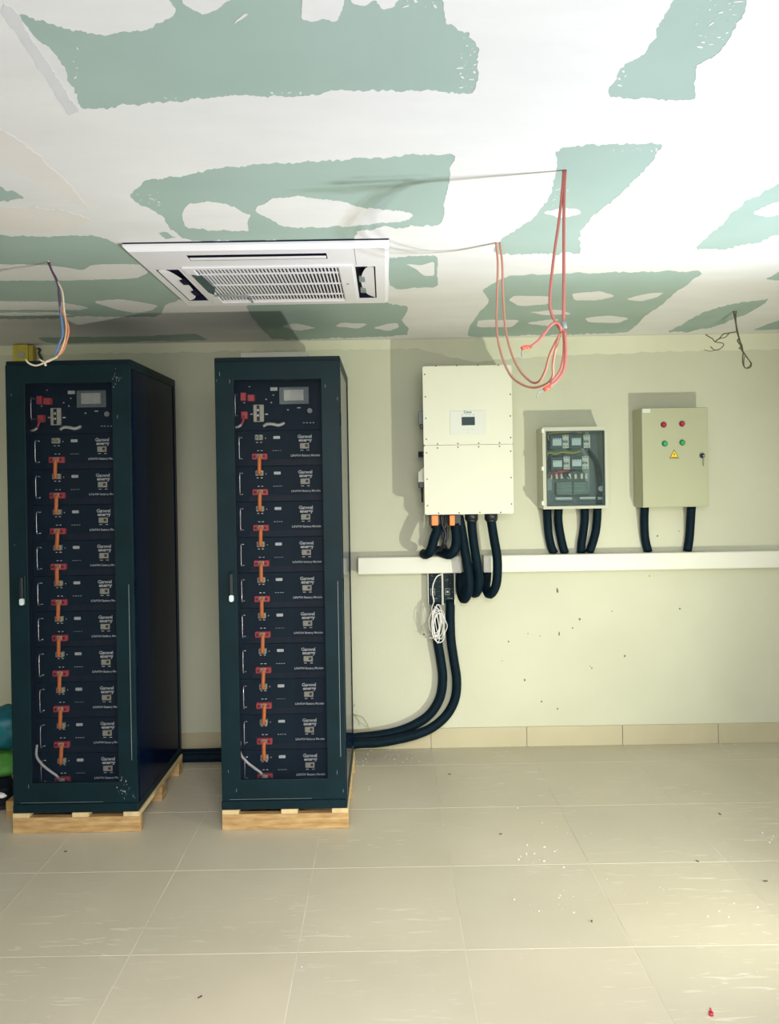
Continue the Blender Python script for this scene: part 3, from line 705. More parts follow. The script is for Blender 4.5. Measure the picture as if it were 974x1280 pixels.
q.build('keypad_buttons', mat('key_pale', (.56, .60, .54), .4), dp)
v = P(584.6, 515.2, iy); text('brand_print', 'Deye', .022, mat('brand_teal', (.03, .16, .20), .4), dp, (v.x-icx, iy-.0028-YB, v.z-iz0), .0004)
# fittings on the left flank
ibx(523.5, 532, 514, 531, 4.66, 4.70, .003, Y=4.66).build('isolator_plate', M['grayplastic'], inv)
ibx(525, 532, 530, 536, 4.65, 4.69, .003, Y=4.65).build('isolator_switch', M['black'], inv)
v = P(525.5, 568, 4.66); MB().cyl((v.x-icx-.012, 4.66-YB, v.z-iz0), (v.x-icx+.05, 4.66-YB, v.z-iz0), .018, 14).build('rotary_switch', M['black'], inv)
a = P(523, 602.5, 4.66); b = P(531, 583, 4.66)
MB().prism([(a.x-icx, a.z-iz0), (b.x-icx+.02, a.z-iz0), (b.x-icx+.02, b.z-iz0), (b.x-icx, b.z-iz0), (a.x-icx, b.z-iz0-.035)], 4.64-YB, 4.70-YB).build('port_hood', M['inverter'], inv)
q = ibx(523.5, 531, 602, 610, 4.645, 4.69, .003, Y=4.66); v = P(527.5, 610, 4.66); v2 = P(528, 628, 4.66); q.cyl((v.x-icx, 4.66-YB, v.z-iz0), (v2.x-icx, 4.66-YB, v2.z-iz0), .0055, 8)
q.build('data_logger', M['black'], inv)
for px0, px1 in ((537, 549.5), (561.5, 576)):
    ibx(px0, px1, 641, 657, 4.64, 4.70, .003, Y=4.66).build('gland_block', M['black'], inv)
for px in (589.5, 614):
    v = P(px, 640, 4.66); v2 = P(px, 649.5, 4.66)
    MB().cyl((v.x-icx, 4.66-YB, v.z-iz0), (v2.x-icx, 4.66-YB, v2.z-iz0), .040, 12).cyl((v.x-icx, 4.66-YB, v2.z-iz0+.001), (v2.x-icx, 4.66-YB, v2.z-iz0-.014), .038, 16, .030).build('cable_gland', M['black'], inv)
for (px0, px1, tx) in ((539.5, 547.8, 'left'), (562, 568.5, 'right')):
    a, b = P(px0, 657, 4.625), P(px1, 644, 4.625)
    o = MB().rbox(a.x, b.x, 4.615, 4.638, a.z, b.z, .005, 2).build('cable_lug', M['orange'])
    tag(o, 'orange sleeve at the inverter base, %s one of the two' % tx, 'cable sleeve', 'orange sleeves under the inverter')

# ------------------------------------------------------------------ trunking, lower duct
def trunk(name, xa, xb, z0, z1, label):
    o = MB().rbox(xa, xb, YB-.095, YB-.0005, z0, z1, .003, 2); r = o.build(name, M['trunk'])
    q = MB().rbox(xa-.001, xb+.001, YB-.098, YB-.093, z0+.004, z1-.004, .0015, 1).build('cover_strip', M['trunk'], r)
    return tag(r, label, 'trunking', 'white cable trunking along the back wall')
tz1, tz0 = P(500, 696.5, 4.763).z, P(500, 717.5, 4.763).z
xa, xb = P(448, 708, 4.763).x, P(577, 708, 4.763).x
trunk('cable_trunking', xa, xb, tz0, tz1, 'short white cable trunking between the middle rack and the conduit loops')
xa = P(605, 708, 4.763).x
trunk('cable_trunking', xa, XR-.005, tz0, tz1, 'long white cable trunking below the meter box running to the right')
dx0, dxm, dx1 = P(535, 735, 4.80).x, P(553.3, 735, 4.80).x, P(568.8, 735, 4.80).x; dz0, dz1 = P(552, 756.5, 4.80).z, tz0-.0005
du = empty('wiring_duct', ((dx0+dx1)/2, YB, dz0)); tag(du, 'open white wiring duct with dark devices under the short trunking', 'duct')
dcx = (dx0+dx1)/2
q = MB().box(dx0-dcx, dx1-dcx, -.004, -.0005, 0, dz1-dz0)
for x in (dx0, dxm-.005, dxm+.001, dx1-.004): q.box(x-dcx, x+.004-dcx, -.060, -.004, 0, dz1-dz0)
q.build('duct_channel', M['trunk'], du)
rnd = random.Random(5)
for (a, b, ztop) in ((dx0+.006, dxm-.007, .004), (dxm+.007, dx1-.006, .010)):
    o = MB().rbox(a-dcx, b-dcx, -.052, -.005, ztop, dz1-dz0-.003, .002, 1).build('terminal_device', M['module'], du)
    q = MB()
    for _ in range(26):
        x, z = rnd.uniform(a+.004, b-.006)-dcx, rnd.uniform(.02, dz1-dz0-.01); s_ = rnd.uniform(.001, .0025); q.box(x, x+s_*1.6, -.0528, -.0515, z, z+s_)
    xc = a+.010-dcx
    for (u0, u1, v0, v1) in ((0,.028,.062,.064),(0,.028,.100,.102),(0,.002,.062,.102),(.026,.028,.062,.102),(.008,.020,.075,.088),(.012,.045,.040,.0415)): q.box(xc+u0, min(xc+u1, b-dcx-.002), -.0528, -.0515, v0, v1)
    tag(q.build('markings', mat('device_mark', (.35, .42, .36), .5), o), kind='stuff')

# ------------------------------------------------------------------ conduits
def pt(*a): return [P(x, y, Y) for x, y, Y in a]
def conduit(pts, r, label, group, cat='conduit', name='black_conduit', m='rubber', to_trunk=False):
    if to_trunk: pts[-1].z = tz0 - .0006; pts[-2].z = min(pts[-2].z, tz0 - .02)
    return tag(MB().tube(pts, r, 14, .02).build(name, M[m]), label, cat, group)
CR = .0275
g = 'black conduits looping under the inverter'
conduit(pt((543,655,4.66),(547,661,4.66),(543,672,4.65),(540,684,4.64),(536,691.5,4.65),(531,693,4.70),(530,692,4.76)), .029, 'short black conduit curling back under the orange sleeve, leftmost at the inverter', g)
conduit(pt((569,655,4.66),(570.5,664,4.655),(571,676,4.65),(568.5,687,4.64),(562,693,4.655),(553,691,4.72),(548,688,4.78)), .030, 'short black conduit hooked left above the trunking, under the right orange sleeve', g)
conduit(pt((573.5,645,4.68),(577,662,4.68),(581.5,690,4.665),(585.5,715,4.66),(586.5,733,4.665),(583,746,4.69),(579,748.5,4.74),(575.8,738,4.79),(575.6,726,4.80),(576,719.8,4.80)), .0285, 'black conduit loop nearest the wiring duct, hanging below the short trunking', g, to_trunk=True)
conduit(pt((589.5,650,4.66),(590.5,664,4.66),(593,684,4.665),(597,708,4.68),(599,724,4.70),(597.5,738,4.72),(593,742,4.765),(590,735,4.80),(590,718,4.82),(591,704,4.828)), .0275, 'black conduit loop leaving the second gland of the inverter from the right', g)
conduit(pt((614,650,4.66),(615.5,660,4.66),(618.5,678,4.655),(621.5,696,4.65),(622,714,4.65),(620.5,730,4.66),(615.5,741,4.68),(610.5,742.5,4.71),(607.5,734,4.75),(608.3,726,4.785),(609,719.5,4.80)), .0275, 'black conduit loop rightmost under the inverter, crossing the long trunking', g, to_trunk=True)
q = MB()
q.tube(pt((552,643,4.66),(553,655,4.66),(557,668,4.65),(554,680,4.66),(551,690,4.70)), .010, 8, .01)
q.tube(pt((557,643,4.66),(557.5,655,4.66),(553.5,668,4.66),(556.5,680,4.66),(559,690,4.70)), .009, 8, .01)
q.tube(pt((560,643,4.67),(559.5,660,4.67),(558,676,4.67),(547,688,4.70),(540,690,4.75)), .007, 8, .01)
q.tube(pt((549,686,4.70),(554,689,4.70),(561,687,4.70)), .011, 8, .01)
tag(q.build('cable_bundle', M['black']), 'thin black cables twisted together between the two short conduits of the inverter', 'cables')
bz_meter, bz_panel = 1.4925, P(845, 634, 4.685).z - .0008
def drop(pts, ztop):           # from the underside of a box down onto the top of the trunking
    v = [P(x, y, 4.79 if i == 0 else 4.815 if i == 1 else 4.8315) for i, (x, y) in enumerate(pts)]
    v[0].z = ztop; v[-1].z = tz1 + .0008; return v
g = 'black conduits under the meter box'
YM = 4.765
for pts, lb in [((( 684,634),(684.5,648),(686,668),(689.5,684),(693,698)), 'leftmost black conduit between the meter box and trunking'),
                (((698.5,634),(698,650),(700.5,668),(704,684),(706.5,698)), 'second black conduit from the left below the meter box'),
                (((731,634),(731,650),(729.5,664),(727,680),(726.5,698)), 'third black conduit from the left below the meter box'),
                (((747,634),(746.5,650),(744.5,666),(740,682),(736.5,698)), 'rightmost black conduit between the meter box and trunking')]:
    conduit(drop(pts, bz_meter), .0262, lb, g)
g = 'black conduits under the control panel'
for pts, lb in [(((806,631),(805.5,650),(806.5,672),(810.5,696)), 'left black conduit below the beige control panel'),
                (((864.5,631),(863.5,650),(862,672),(859.5,696)), 'right black conduit below the beige control panel')]:
    conduit(drop(pts, bz_panel), .0262, lb, g)
# two long conduits from the duct to the racks
g = 'long black conduits from the duct to the racks'
def W(x, y, z): return Vector((x, y, z))
conduit(pt((545,753,4.815),(545.5,775,4.815),(547,800,4.81),(551,825,4.81),(553.5,848,4.81),(550,872,4.81),(538,892,4.805),(520,905,4.80),(498,914,4.79),(470,919.5,4.78)) + [P(442,922.5,4.77), W(-.40,4.76,.075), W(-.75,4.745,.045), W(-1.1,4.74,.031), W(-1.5,4.74,.031)], .029, 'black conduit from the left half of the duct, curving under the white coil', g)
conduit(pt((563,750,4.815),(563,775,4.81),(564,800,4.80),(567.5,825,4.79),(571,850,4.785),(569,873,4.78),(559,893,4.77),(541,909,4.755),(518,919,4.735),(490,925.5,4.72)) + [P(470,928.5,4.71), P(442,930.5,4.70), W(-.40,4.69,.031), W(-.75,4.675,.031), W(-1.1,4.672,.031), W(-1.5,4.67,.031)], .0285, 'black conduit from the right half of the duct, sweeping lowest to the rack', g)
# white cable and its coil
q = MB()
q.tube(pt((552,718,4.79),(546,721,4.785),(541.5,731,4.785),(540.8,742,4.78),(542.5,752,4.775),(540,760,4.76),(541,775,4.745)), .0042, 6, .008)
rnd = random.Random(8)
for k in range(12):
    cx, cy = 547+rnd.uniform(-3.5, 3), 779+rnd.uniform(-4, 4); a = 6+rnd.uniform(-3, 2); b = 20+rnd.uniform(-6, 3); th = rnd.uniform(-.25, .15)+.08; Y = 4.735+rnd.uniform(-.015, .018)
    pts = []
    for j in range(15):
        t = 2*PI*j/14 + rnd.uniform(0, .01); u, v_ = a*math.cos(t), b*math.sin(t)
        pts.append(P(cx+u*math.cos(th)-v_*math.sin(th), cy+u*math.sin(th)+v_*math.cos(th), Y+.008*math.cos(t)))
    q.tube(pts, .0021, 6, .012)
q.tube(pt((541,775,4.735),(540.5,792,4.73),(545,801,4.725),(551,803,4.725),(555.5,797,4.73),(555,785,4.735)), .0030, 6, .01)
q.tube(pt((541,770,4.76),(534,776,4.79),(528,783,4.82),(527,792,4.83),(532,796,4.82),(538,792,4.80)), .0016, 6, .01)
q.tube(pt((543,758,4.77),(551,764,4.745),(557,776,4.74),(559,784,4.735),(554,795,4.73)), .0026, 6, .01)
q.tube(pt((536,797,4.735),(541,797.5,4.73),(546,793,4.728)), .0026, 6, .01)
tag(q.build('white_cable_coil', M['white_cable']), 'coil of thin white cable hanging from the open wiring duct', 'cable')

# ------------------------------------------------------------------ meter box with clear lid
bx0, bx1, bz0, bz1, by = P(679.5, 590, 4.66).x, P(760, 590, 4.66).x, 1.494, 1.982, 4.665
mb = empty('meter_box', ((bx0+bx1)/2, YB, bz0)); tag(mb, 'grey electrical box with clear smoky lid showing meters and breakers', 'electrical box')
mcx = (bx0+bx1)/2
def L(x, y, z): return (x-mcx, y-YB, z-bz0)
q = MB(); t_ = .010
for a in ((bx0, bx1, YB-.006, YB-.0005, bz0, bz1), (bx0, bx0+t_, by+.02, YB-.006, bz0, bz1), (bx1-t_, bx1, by+.02, YB-.006, bz0, bz1), (bx0+t_, bx1-t_, by+.02, YB-.006, bz0, bz0+t_), (bx0+t_, bx1-t_, by+.02, YB-.006, bz1-t_, bz1)):
    q.box(a[0]-mcx, a[1]-mcx, a[2]-YB, a[3]-YB, a[4]-bz0, a[5]-bz0)
q.build('box_body', mat('box_light_grey', (.48, .50, .39), .45), mb)
# lid frame
wx0, wx1, wz0, wz1 = P(683, 590, by).x, P(756.5, 590, by).x, P(720, 632.5, by).z, P(720, 538.5, by).z
q = MB()
for a in ((bx0-.002, wx0, bz0-.002, bz1+.002), (wx1, bx1+.002, bz0-.002, bz1+.002), (wx0, wx1, bz0-.002, wz0), (wx0, wx1, wz1, bz1+.002)): q.box(a[0]-mcx, a[1]-mcx, by-YB, by+.02-YB, a[2]-bz0, a[3]-bz0)
lid = q.build('lid', mat('box_light_grey', (0,0,0)), mb)
q = MB(); s_ = .006
for a in ((wx0, wx0+s_, wz0, wz1), (wx1-s_, wx1, wz0, wz1), (wx0+s_, wx1-s_, wz0, wz0+s_), (wx0+s_, wx1-s_, wz1-s_, wz1)): q.box(a[0]-mcx, a[1]-mcx, by-.002-YB, by+.018-YB, a[2]-bz0, a[3]-bz0)
q.build('lid_seal', mat('seal_dark', (.035, .06, .065), .5), lid)
MB().box(wx0+s_-mcx, wx1-s_-mcx, by+.002-YB, by+.005-YB, wz0+s_-bz0, wz1-s_-bz0).build('lid_window', M['clear'], lid)
MB().box(bx0+t_-mcx, bx1-t_-mcx, -.020, -.016, t_, bz1-bz0-t_).build('back_plate', mat('back_plate_grey', (.30, .35, .33), .5), mb)
YI = 4.775
def U(u, v): return 670+u/9.74, 520+v/9.74
def mbx(name, u0, u1, v0, v1, ya, yb, m, parent=mb, r=.002):
    a = P(*U(u0, v1), (ya)); b = P(*U(u1, v0), (ya))
    return MB().rbox(a.x-mcx, b.x-mcx, ya-YB, yb-YB, a.z-bz0, b.z-bz0, r, 1).build(name, m, parent)
mtw = mat('meter_face', (.62, .66, .66), .4); brk = mat('breaker_pale', (.66, .66, .57), .45)
for (u0, u1, v0, v1, w0, w1, x0, x1) in ((175,322,232,405,203,314,267,362), (415,562,232,400,437,550,264,358), (185,326,500,660,207,320,536,622), (428,562,495,650,442,556,526,612)):
    o = mbx('energy_meter', u0, u1, v0, v1, 4.745, 4.838, mat('meter_body', (.05, .08, .09), .4))
    mbx('meter_display', w0, w1, x0, x1, 4.735, 4.745, mtw, o)
    q = MB()
    for k in range(3):
        a = P(*U(w0+18+k*34, x0+10), 4.735); q.box(a.x-mcx-.003, a.x-mcx+.003, 4.7342-YB, 4.7355-YB, a.z-bz0-.006, a.z-bz0+.002)
    q.build('display_digits', M['grayplastic'], o)
for (u0, u1, v0, v1) in ((325,405,228,392), (580,662,226,388), (338,418,492,652), (564,643,487,645)):
    o = mbx('circuit_breaker', u0, u1, v0, v1, 4.760, 4.838, brk)
    for k in range(2):
        mbx('breaker_toggle', u0+10+k*34, u0+32+k*34, v0+72, v0+98, 4.748, 4.76, M['grayplastic'], o, .0008)
        mbx('terminal_hole', u0+12+k*34, u0+30+k*34, v0+8, v0+24, 4.7585, 4.761, M['grayplastic'], o, .0004)
        mbx('terminal_hole', u0+12+k*34, u0+30+k*34, v0+128, v0+146, 4.7585, 4.761, M['grayplastic'], o, .0004)
for (u0, u1, v0, v1) in ((170,200,715,765),(240,270,705,765),(300,330,700,765),(385,430,700,765),(470,500,705,765),(545,575,700,765),(600,628,700,765)):
    mbx('terminal_clamp', u0, u1, v0, v1, 4.77, 4.838, brk)
for (u0, u1, v0, v1) in ((240,442,988,1030),(535,727,983,1020),(753,828,984,1020)): mbx('label_strip', u0, u1, v0, v1, 4.745, 4.748, mtw)
for (u0, u1) in ((250, 445), (455, 640)): mbx('busbar_cover', u0, u1, 800, 960, 4.79, 4.838, mat('busbar_gray', (.14, .20, .18), .4))
q = MB()
for v in range(815, 960, 24): 
    for (u0, u1) in ((255, 440), (460, 635)):
        a = P(*U(u0, v), 4.788); b = P(*U(u1, v), 4.788); q.cyl((a.x-mcx, 4.788-YB, a.z-bz0), (b.x-mcx, 4.788-YB, b.z-bz0), .0022, 6)
q.build('copper_bars', mat('bar_gray', (.35, .42, .36), .4), mb)
a = P(*U(795, 885), 4.745); MB().cyl((a.x-mcx, 4.742-YB, a.z-bz0), (a.x-mcx, 4.75-YB, a.z-bz0), .017, 16).build('seal_tag', mtw, mb)
def wire(name, seq, r, m, Y=4.76):
    pts = [P(*U(u, v), Y + (s if s else 0)) for u, v, s in [(p + (0,))[:3] for p in seq]]
    pts = [Vector((p.x-mcx, p.y-YB, p.z-bz0)) for p in pts]; return MB().tube(pts, r, 6, .01).build(name, m, mb)
wr_red = mat('wire_red', (.45, .03, .05), .4); wr_y = mat('wire_yellow', (.55, .40, .05), .4); wr_k = M['black']
for k in range(5):
    wire('wiring', [(180+k*58, 755), (178+k*52, 715), (215+k*48, 690-k*3), (300+k*36, 672), (350+k*30, 655)], .0042, wr_red if k < 3 else wr_k, 4.755)
wire('wiring', [(140,480),(160,445),(230,462),(330,440),(440,452),(555,425)], .0042, wr_y, 4.752)
wire('wiring', [(135,470),(170,438),(260,440),(350,425),(460,436),(560,418)], .0042, mat('wire_green', (.10,.22,.06), .4), 4.756)
for k in range(4):
    wire('wiring', [(150+k*6,700-k*20),(145+k*4,560),(165+k*3,490+k*4),(230,470+k*5),(320+k*8,462)], .0035, wr_k, 4.765)
    wire('wiring', [(640,400+k*8),(700-k*8,470+k*10),(750-k*10,560),(790-k*16,700),(812-k*18,860),(815-k*20,960),(800-k*18,1075)], .0062, wr_k, 4.75+.012*k)
wire('wiring', [(160,300),(150,230),(200,205),(330,200),(470,190),(560,205)], .0035, wr_y, 4.765)
wire('wiring', [(330,672),(430,678),(470,668),(560,670)], .004, wr_k, 4.755)
for v in (180, 640, 1060):
    a = P(*U(82, v), 4.668); MB().rbox(a.x-mcx-.006, a.x-mcx+.008, by-.005-YB, by+.03-YB, a.z-bz0-.013, a.z-bz0+.013, .002, 1).build('lid_latch', M['trunk'], mb)

# ------------------------------------------------------------------ beige control panel
cx0, cx1, cz0, cz1, cy = P(803, 570, 4.685).x, P(886, 570, 4.685).x, P(845, 634, 4.685).z, P(845, 509.3, 4.685).z, 4.685
cp = empty('switch_cabinet', ((cx0+cx1)/2, YB, cz0)); tag(cp, 'beige steel control panel with two red and two green lamps', 'control panel')
ccx = (cx0+cx1)/2
MB().rbox(cx0-ccx, cx1-ccx, cy+.016-YB, -.0005, 0, cz1-cz0, .003, 1).build('enclosure', M['panel_gray'], cp)
dr = MB().rbox(cx0+.001-ccx, cx1-.001-ccx, cy-YB, cy+.015-YB, .002, cz1-cz0-.002, .003, 2).build('door', M['panel_gray'], cp)
def cpl(px, py): v = P(px, py, cy); return v.x-ccx, v.z-cz0
for (px, py, m, lb) in ((829.6,531,mat('lamp_red',(.38,.015,.04),.25),'red lamp'), (852.6,529.8,mat('lamp_red',(0,0,0)),'red lamp'), (831,554.6,mat('lamp_green',(.02,.38,.13),.25),'green lamp'), (853,553.3,mat('lamp_green',(0,0,0)),'green lamp')):
    x, z = cpl(px, py)
    rg = MB().cyl((x, cy-.006-YB, z), (x, cy+.001-YB, z), .0175, 20).build('lamp_ring', mat('ring_'+lb.split()[0], (.16,.03,.04) if lb[0]=='r' else (.03,.15,.06), .4), dr)
    q = MB().cyl((x, cy-.013-YB, z), (x, cy-.006-YB, z), .0135, 18, .0145).build('pilot_lamp', m, rg) if False else MB().cyl((x, cy-.006-YB, z), (x, cy-.014-YB, z), .0145, 18, .011).build('pilot_lamp', m, dr)
    q['label'] = lb
x, z = cpl(843, 573.2)
def tri(s, y0, y1): 
    h = s*.92; return MB().prism([(x-s/2, z), (x+s/2, z), (x, z+h)], y0-YB, y1-YB)
bk = tri(.060, cy-.0008, cy+.0005).build('warning_sticker', mat('sticker_edge', (.12, .09, .01), .5), dr)
MB().prism([(x-.024, z+.0035), (x+.024, z+.0035), (x, z+.048)], cy-.0013-YB, cy-.0006-YB).build('sticker_face', mat('sticker_yellow', (.85, .60, .03), .5), bk)
q = MB().prism([(x+.003, z+.039), (x-.006, z+.022), (x-.0005, z+.022), (x-.003, z+.012), (x+.006, z+.026), (x+.001, z+.026)], cy-.0018-YB, cy-.0012-YB)
q.box(x-.019, x+.019, cy-.0018-YB, cy-.0012-YB, z+.005, z+.0095)
q.build('lightning_mark', mat('sticker_edge', (0,0,0)), bk)
x, z = cpl(877.6, 569.6)
lk = MB().cyl((x, cy-.012-YB, z), (x, cy+.001-YB, z), .0145, 18).build('door_lock', M['black'], dr)
MB().box(x-.002, x+.010, cy-.020-YB, cy-.011-YB, z-.003, z+.001).build('key_bow', M['steel'], lk)
MB().tube([(x+.002, cy-.018-YB, z-.002), (x+.003, cy-.02-YB, z-.03), (x+.004, cy-.012-YB, z-.062)], .0024, 6, .01).build('hanging_key', M['grayplastic'], lk)
x0, z0 = cpl(803.5, 516); x1, z1 = cpl(813, 511)
lb = MB().box(x0, x1, cy-.0008-YB, cy+.0005-YB, z0, z1).build('maker_label', mat('label_pale', (.62, .66, .58), .4), dr)
text('label_print', 'ABB', .016, M['grayplastic'], lb, ((x0+x1)/2, cy-.001-YB, (z0+z1)/2), .0002) if False else None

# ------------------------------------------------------------------ hanging wires
wred = mat('wire_salmon', (.42, .13, .11), .5); wdark = mat('wire_dull', (.30, .16, .13), .5); wtip = mat('wire_tip_red', (.72, .10, .06), .4)
a0 = PC(705, 213, ZC); c0 = PC(622, 303, ZC)
Ya, Yc = a0.y, c0.y
q = MB()
q.tube([a0 + Vector((0,0,.003))] + pt((703,238,Ya),(699,275,Ya),(692,325,Ya),(687.5,372,Ya),(689,390,Ya),(696,405,Ya),(702,414,Ya)), .0042, 8, .012)
q.tube([a0 + Vector((.004,0,.003))] + pt((705.5,240,Ya),(705,290,Ya),(705,350,Ya),(704.5,405,Ya),(704,414,Ya)), .0046, 8, .012)
q.tube(pt((702,412,Ya-.01),(698,404,Ya-.02),(690,405,Ya-.02),(682,415,Ya-.02),(672,427,Ya-.02),(662,434.5,Ya-.02)), .0042, 8, .01)
q.tube(pt((706,412,Ya),(707.5,440,Ya),(705,462,Ya),(697,475,Ya),(688,482,Ya),(682,487,Ya)), .0046, 8, .01)
q.tube(pt((704,412,Ya),(705,428,Ya+.01),(704,448,Ya+.01),(699,465,Ya+.02),(688,479,Ya+.02)), .0036, 8, .01)
q.m = 1
q.tube(pt((662,434,Ya-.02),(657,434,Ya-.02),(652,436,Ya-.02)), .0062, 8, .008)
q.tube(pt((688,482.5,Ya),(680,487.5,Ya)), .0062, 8, .008)
q.m = 2
q.tube(pt((653,436,Ya-.02),(652.5,441,Ya-.02),(653,446,Ya-.02)), .0022, 6, .008)
q.tube(pt((680,487.5,Ya),(674,490,Ya),(671,497,Ya)), .0020, 6, .008)
q.cyl(P(704.5,402,Ya), P(706,411,Ya), .008, 10)
tag(q.build('hanging_wire', [wred, wtip, M['grayplastic']]), 'salmon red wire hanging from the ceiling, tied in a knot at its lower end', 'wire', 'red wires hanging from the ceiling')
q = MB()
q.tube([c0 + Vector((-.006,0,.003))] + pt((622.5,330,Yc),(621.5,370,Yc),(621,410,Yc-.05),(626,440,Yc-.12),(637,467,Yc-.25),(652,480,Yc-.35),(668,484.5,Yc-.42),(683,480,Yc-.5),(691,471,Yc-.56),(691.5,455,Yc-.6),(695,435,Ya+.02),(701,415,Ya+.012)), .0042, 8, .012)
q.tube([c0 + Vector((.008,0,.003))] + pt((628,330,Yc),(629,370,Yc),(632,410,Yc-.05),(639,440,Yc-.15),(650,463,Yc-.25),(664,477,Yc-.35),(674,477,Yc-.45),(682,463,Yc-.52),(688,442,Yc-.6),(700,418,Ya+.012)), .0042, 8, .012)
tag(q.build('hanging_wire', [mat('wire_brown', (.50, .22, .16), .5)]), 'brown red double wire drooping in a long loop from beside the air conditioner', 'wire', 'red wires hanging from the ceiling')
# left bundle
b0 = PC(60, 328, ZC); Yb = b0.y
wb_cols = [('wire_purple', (.10, .05, .12)), ('wire_blue', (.10, .20, .42)), ('wire_orange', (.70, .25, .12)), ('wire_ivory', (.72, .62, .48))]
ms = [mat(n_, c, .5) for n_, c in wb_cols]
q = MB()
q.m = 0; q.tube([b0 + Vector((0,0,.002))] + pt((66,341,Yb),(71,352,Yb),(74,365,Yb),(75,385,Yb+.02),(77,400,Yb+.05)), .0045, 6, .01)
q.m = 0; q.tube([b0 + Vector((.004,0,.002))] + pt((65,338,Yb),(72,352,Yb+.01),(73.5,372,Yb),(76,395,Yb)), .0035, 6, .01)
q.m = 1; q.tube(pt((75,382,Yb),(77,402,Yb),(78,420,Yb),(73,432,Yb),(69,443,Yb)), .0045, 6, .01)
q.tube(pt((76,390,Yb),(79,415,Yb),(75,428,Yb),(71,441,Yb)), .0035, 6, .01)
q.m = 2; q.tube(pt((75,382,Yb),(80,394,Yb),(85.5,408,Yb),(85,420,Yb),(79,438,Yb),(70,447,Yb)), .0035, 6, .01)
q.tube(pt((76,385,Yb),(82,396,Yb),(83.5,415,Yb),(79,430,Yb),(74,442,Yb)), .0035, 6, .01)
q.m = 3; q.tube(pt((72,352,Yb),(78,365,Yb),(80,385,Yb),(82,400,Yb),(83,415,Yb),(78,436,Yb),(71,446,Yb),(62,450,Yb),(52,455,Yb),(44,457,Yb),(36,454,Yb),(32,449.5,Yb)), .0036, 6, .01)
q.tube(pt((72,446,Yb),(60,452,Yb),(54,452,Yb),(49,449,Yb)), .0036, 6, .01)
q.tube(pt((60,451,Yb),(56,454,Yb),(57.5,457,Yb)), .0045, 6, .01)
q.tube([PC(61, 326.5, ZC), P(54,326,Yb+.02), P(47,324.5,Yb)], .003, 6, .01)
tag(q.build('hanging_wire', ms), 'multicoloured wire bundle hanging from the ceiling over the left rack', 'wire')
# right dark cluster
d0 = PC(919, 389, ZC); Yd = d0.y; k_ = mat('wire_bark', (.09, .075, .045), .6)
def Dp(u, v, dy=0): return P(860+u/8.54, 370+v/8.54, Yd+dy)
q = MB()
q.tube([d0 + Vector((-.008,0,.002)), Dp(500,220), Dp(515,300), Dp(525,380), Dp(545,440), Dp(560,500), Dp(572,570), Dp(595,600)], .0042, 6, .008)
q.tube([d0 + Vector((.006,0,.002)), Dp(512,230), Dp(520,320), Dp(538,400), Dp(548,470,.01), Dp(575,520,.01), Dp(590,600)], .0032, 6, .008)
q.tube([Dp(525,380), Dp(470,390), Dp(420,400), Dp(380,405), Dp(345,445), Dp(290,485), Dp(262,455), Dp(225,435), Dp(190,410)], .003, 6, .006)
q.tube([Dp(440,400), Dp(400,440), Dp(340,455), Dp(290,490), Dp(360,500), Dp(385,520), Dp(350,560), Dp(290,578), Dp(240,540)], .0026, 6, .006)
q.tube([Dp(300,575), Dp(240,590), Dp(175,575)], .0016, 6, .006)
q.tube([Dp(592,600), Dp(585,660), Dp(590,730), Dp(620,770), Dp(660,750), Dp(670,715), Dp(630,650), Dp(595,600)], .0032, 6, .006)
q.tube([Dp(600,615), Dp(640,670), Dp(680,720), Dp(665,765), Dp(610,765), Dp(598,700), Dp(605,640)], .0026, 6, .006)
q.tube([Dp(545,460), Dp(530,480), Dp(575,545), Dp(545,560)], .004, 6, .006)
tag(q.build('hanging_wire', k_), 'dark tangled wire stub hanging from the ceiling at the far right', 'wire')
# thin wires hanging beside the middle rack near the floor
q = MB()
q.tube(pt((440,893,4.82),(452,896,4.80),(458,903,4.79),(461,911,4.78)), .0022, 6, .01)
q.tube(pt((440,886,4.82),(444,880,4.80)), .002, 6, .01); q.tube(pt((441,891,4.83),(448,901,4.80),(459,909,4.79)), .0016, 6, .01)
tag(q.build('loose_wire', mat('wire_olive', (.30, .30, .16), .6)), 'thin loose wire ends sticking out beside the foot of the middle rack', 'wire')

# ------------------------------------------------------------------ things on the racks
a = P(302, 444, 4.45); b = P(384, 444, 4.45)
o = MB().rbox(a.x, b.x, 4.42, 4.53, RT+.0005, P(340, 440.0, 4.42).z, .003, 1); 
o = o.build('white_carton', mat('carton_white', (.74, .75, .66), .6)); MB().box(a.x+.01, b.x-.01, 4.4192, 4.4200, RT+.012, RT+.0135).build('lid_seam', M['grayplastic'], o)
tag(o, 'flat white carton lying on top of the middle rack', 'carton')
yy = 4.80
cn = empty('yellow_wall_box', (P(28, 440, yy).x, YB, 2.38)); tag(cn, 'yellow wall box with dark straps in the corner above the left rack', 'wall box')
def yl(px, py): v = P(px, py, yy); return v.x-cn.location.x, v.z-2.38
x0, _ = yl(15.5, 440); x1, _ = yl(34.5, 440); x2, _ = yl(40.5, 440); zt = ZC-.004-2.38
MB().rbox(x0, x1, -.06, -.0005, 0, zt, .006, 2).build('box_body', mat('yellow_plastic', (.62, .54, .08), .45, noise=.2, nscale=25), cn)
MB().rbox(x1+.0005, x2, -.055, -.0005, 0, zt-.006, .005, 2).build('box_side', mat('yellow_deep', (.48, .38, .05), .45), cn)
x, z = yl(26.5, 443.5); MB().cyl((x, -.064, z), (x, -.059, z), .022, 18).build('box_knockout', mat('hub_grey', (.42, .42, .33), .5), cn)
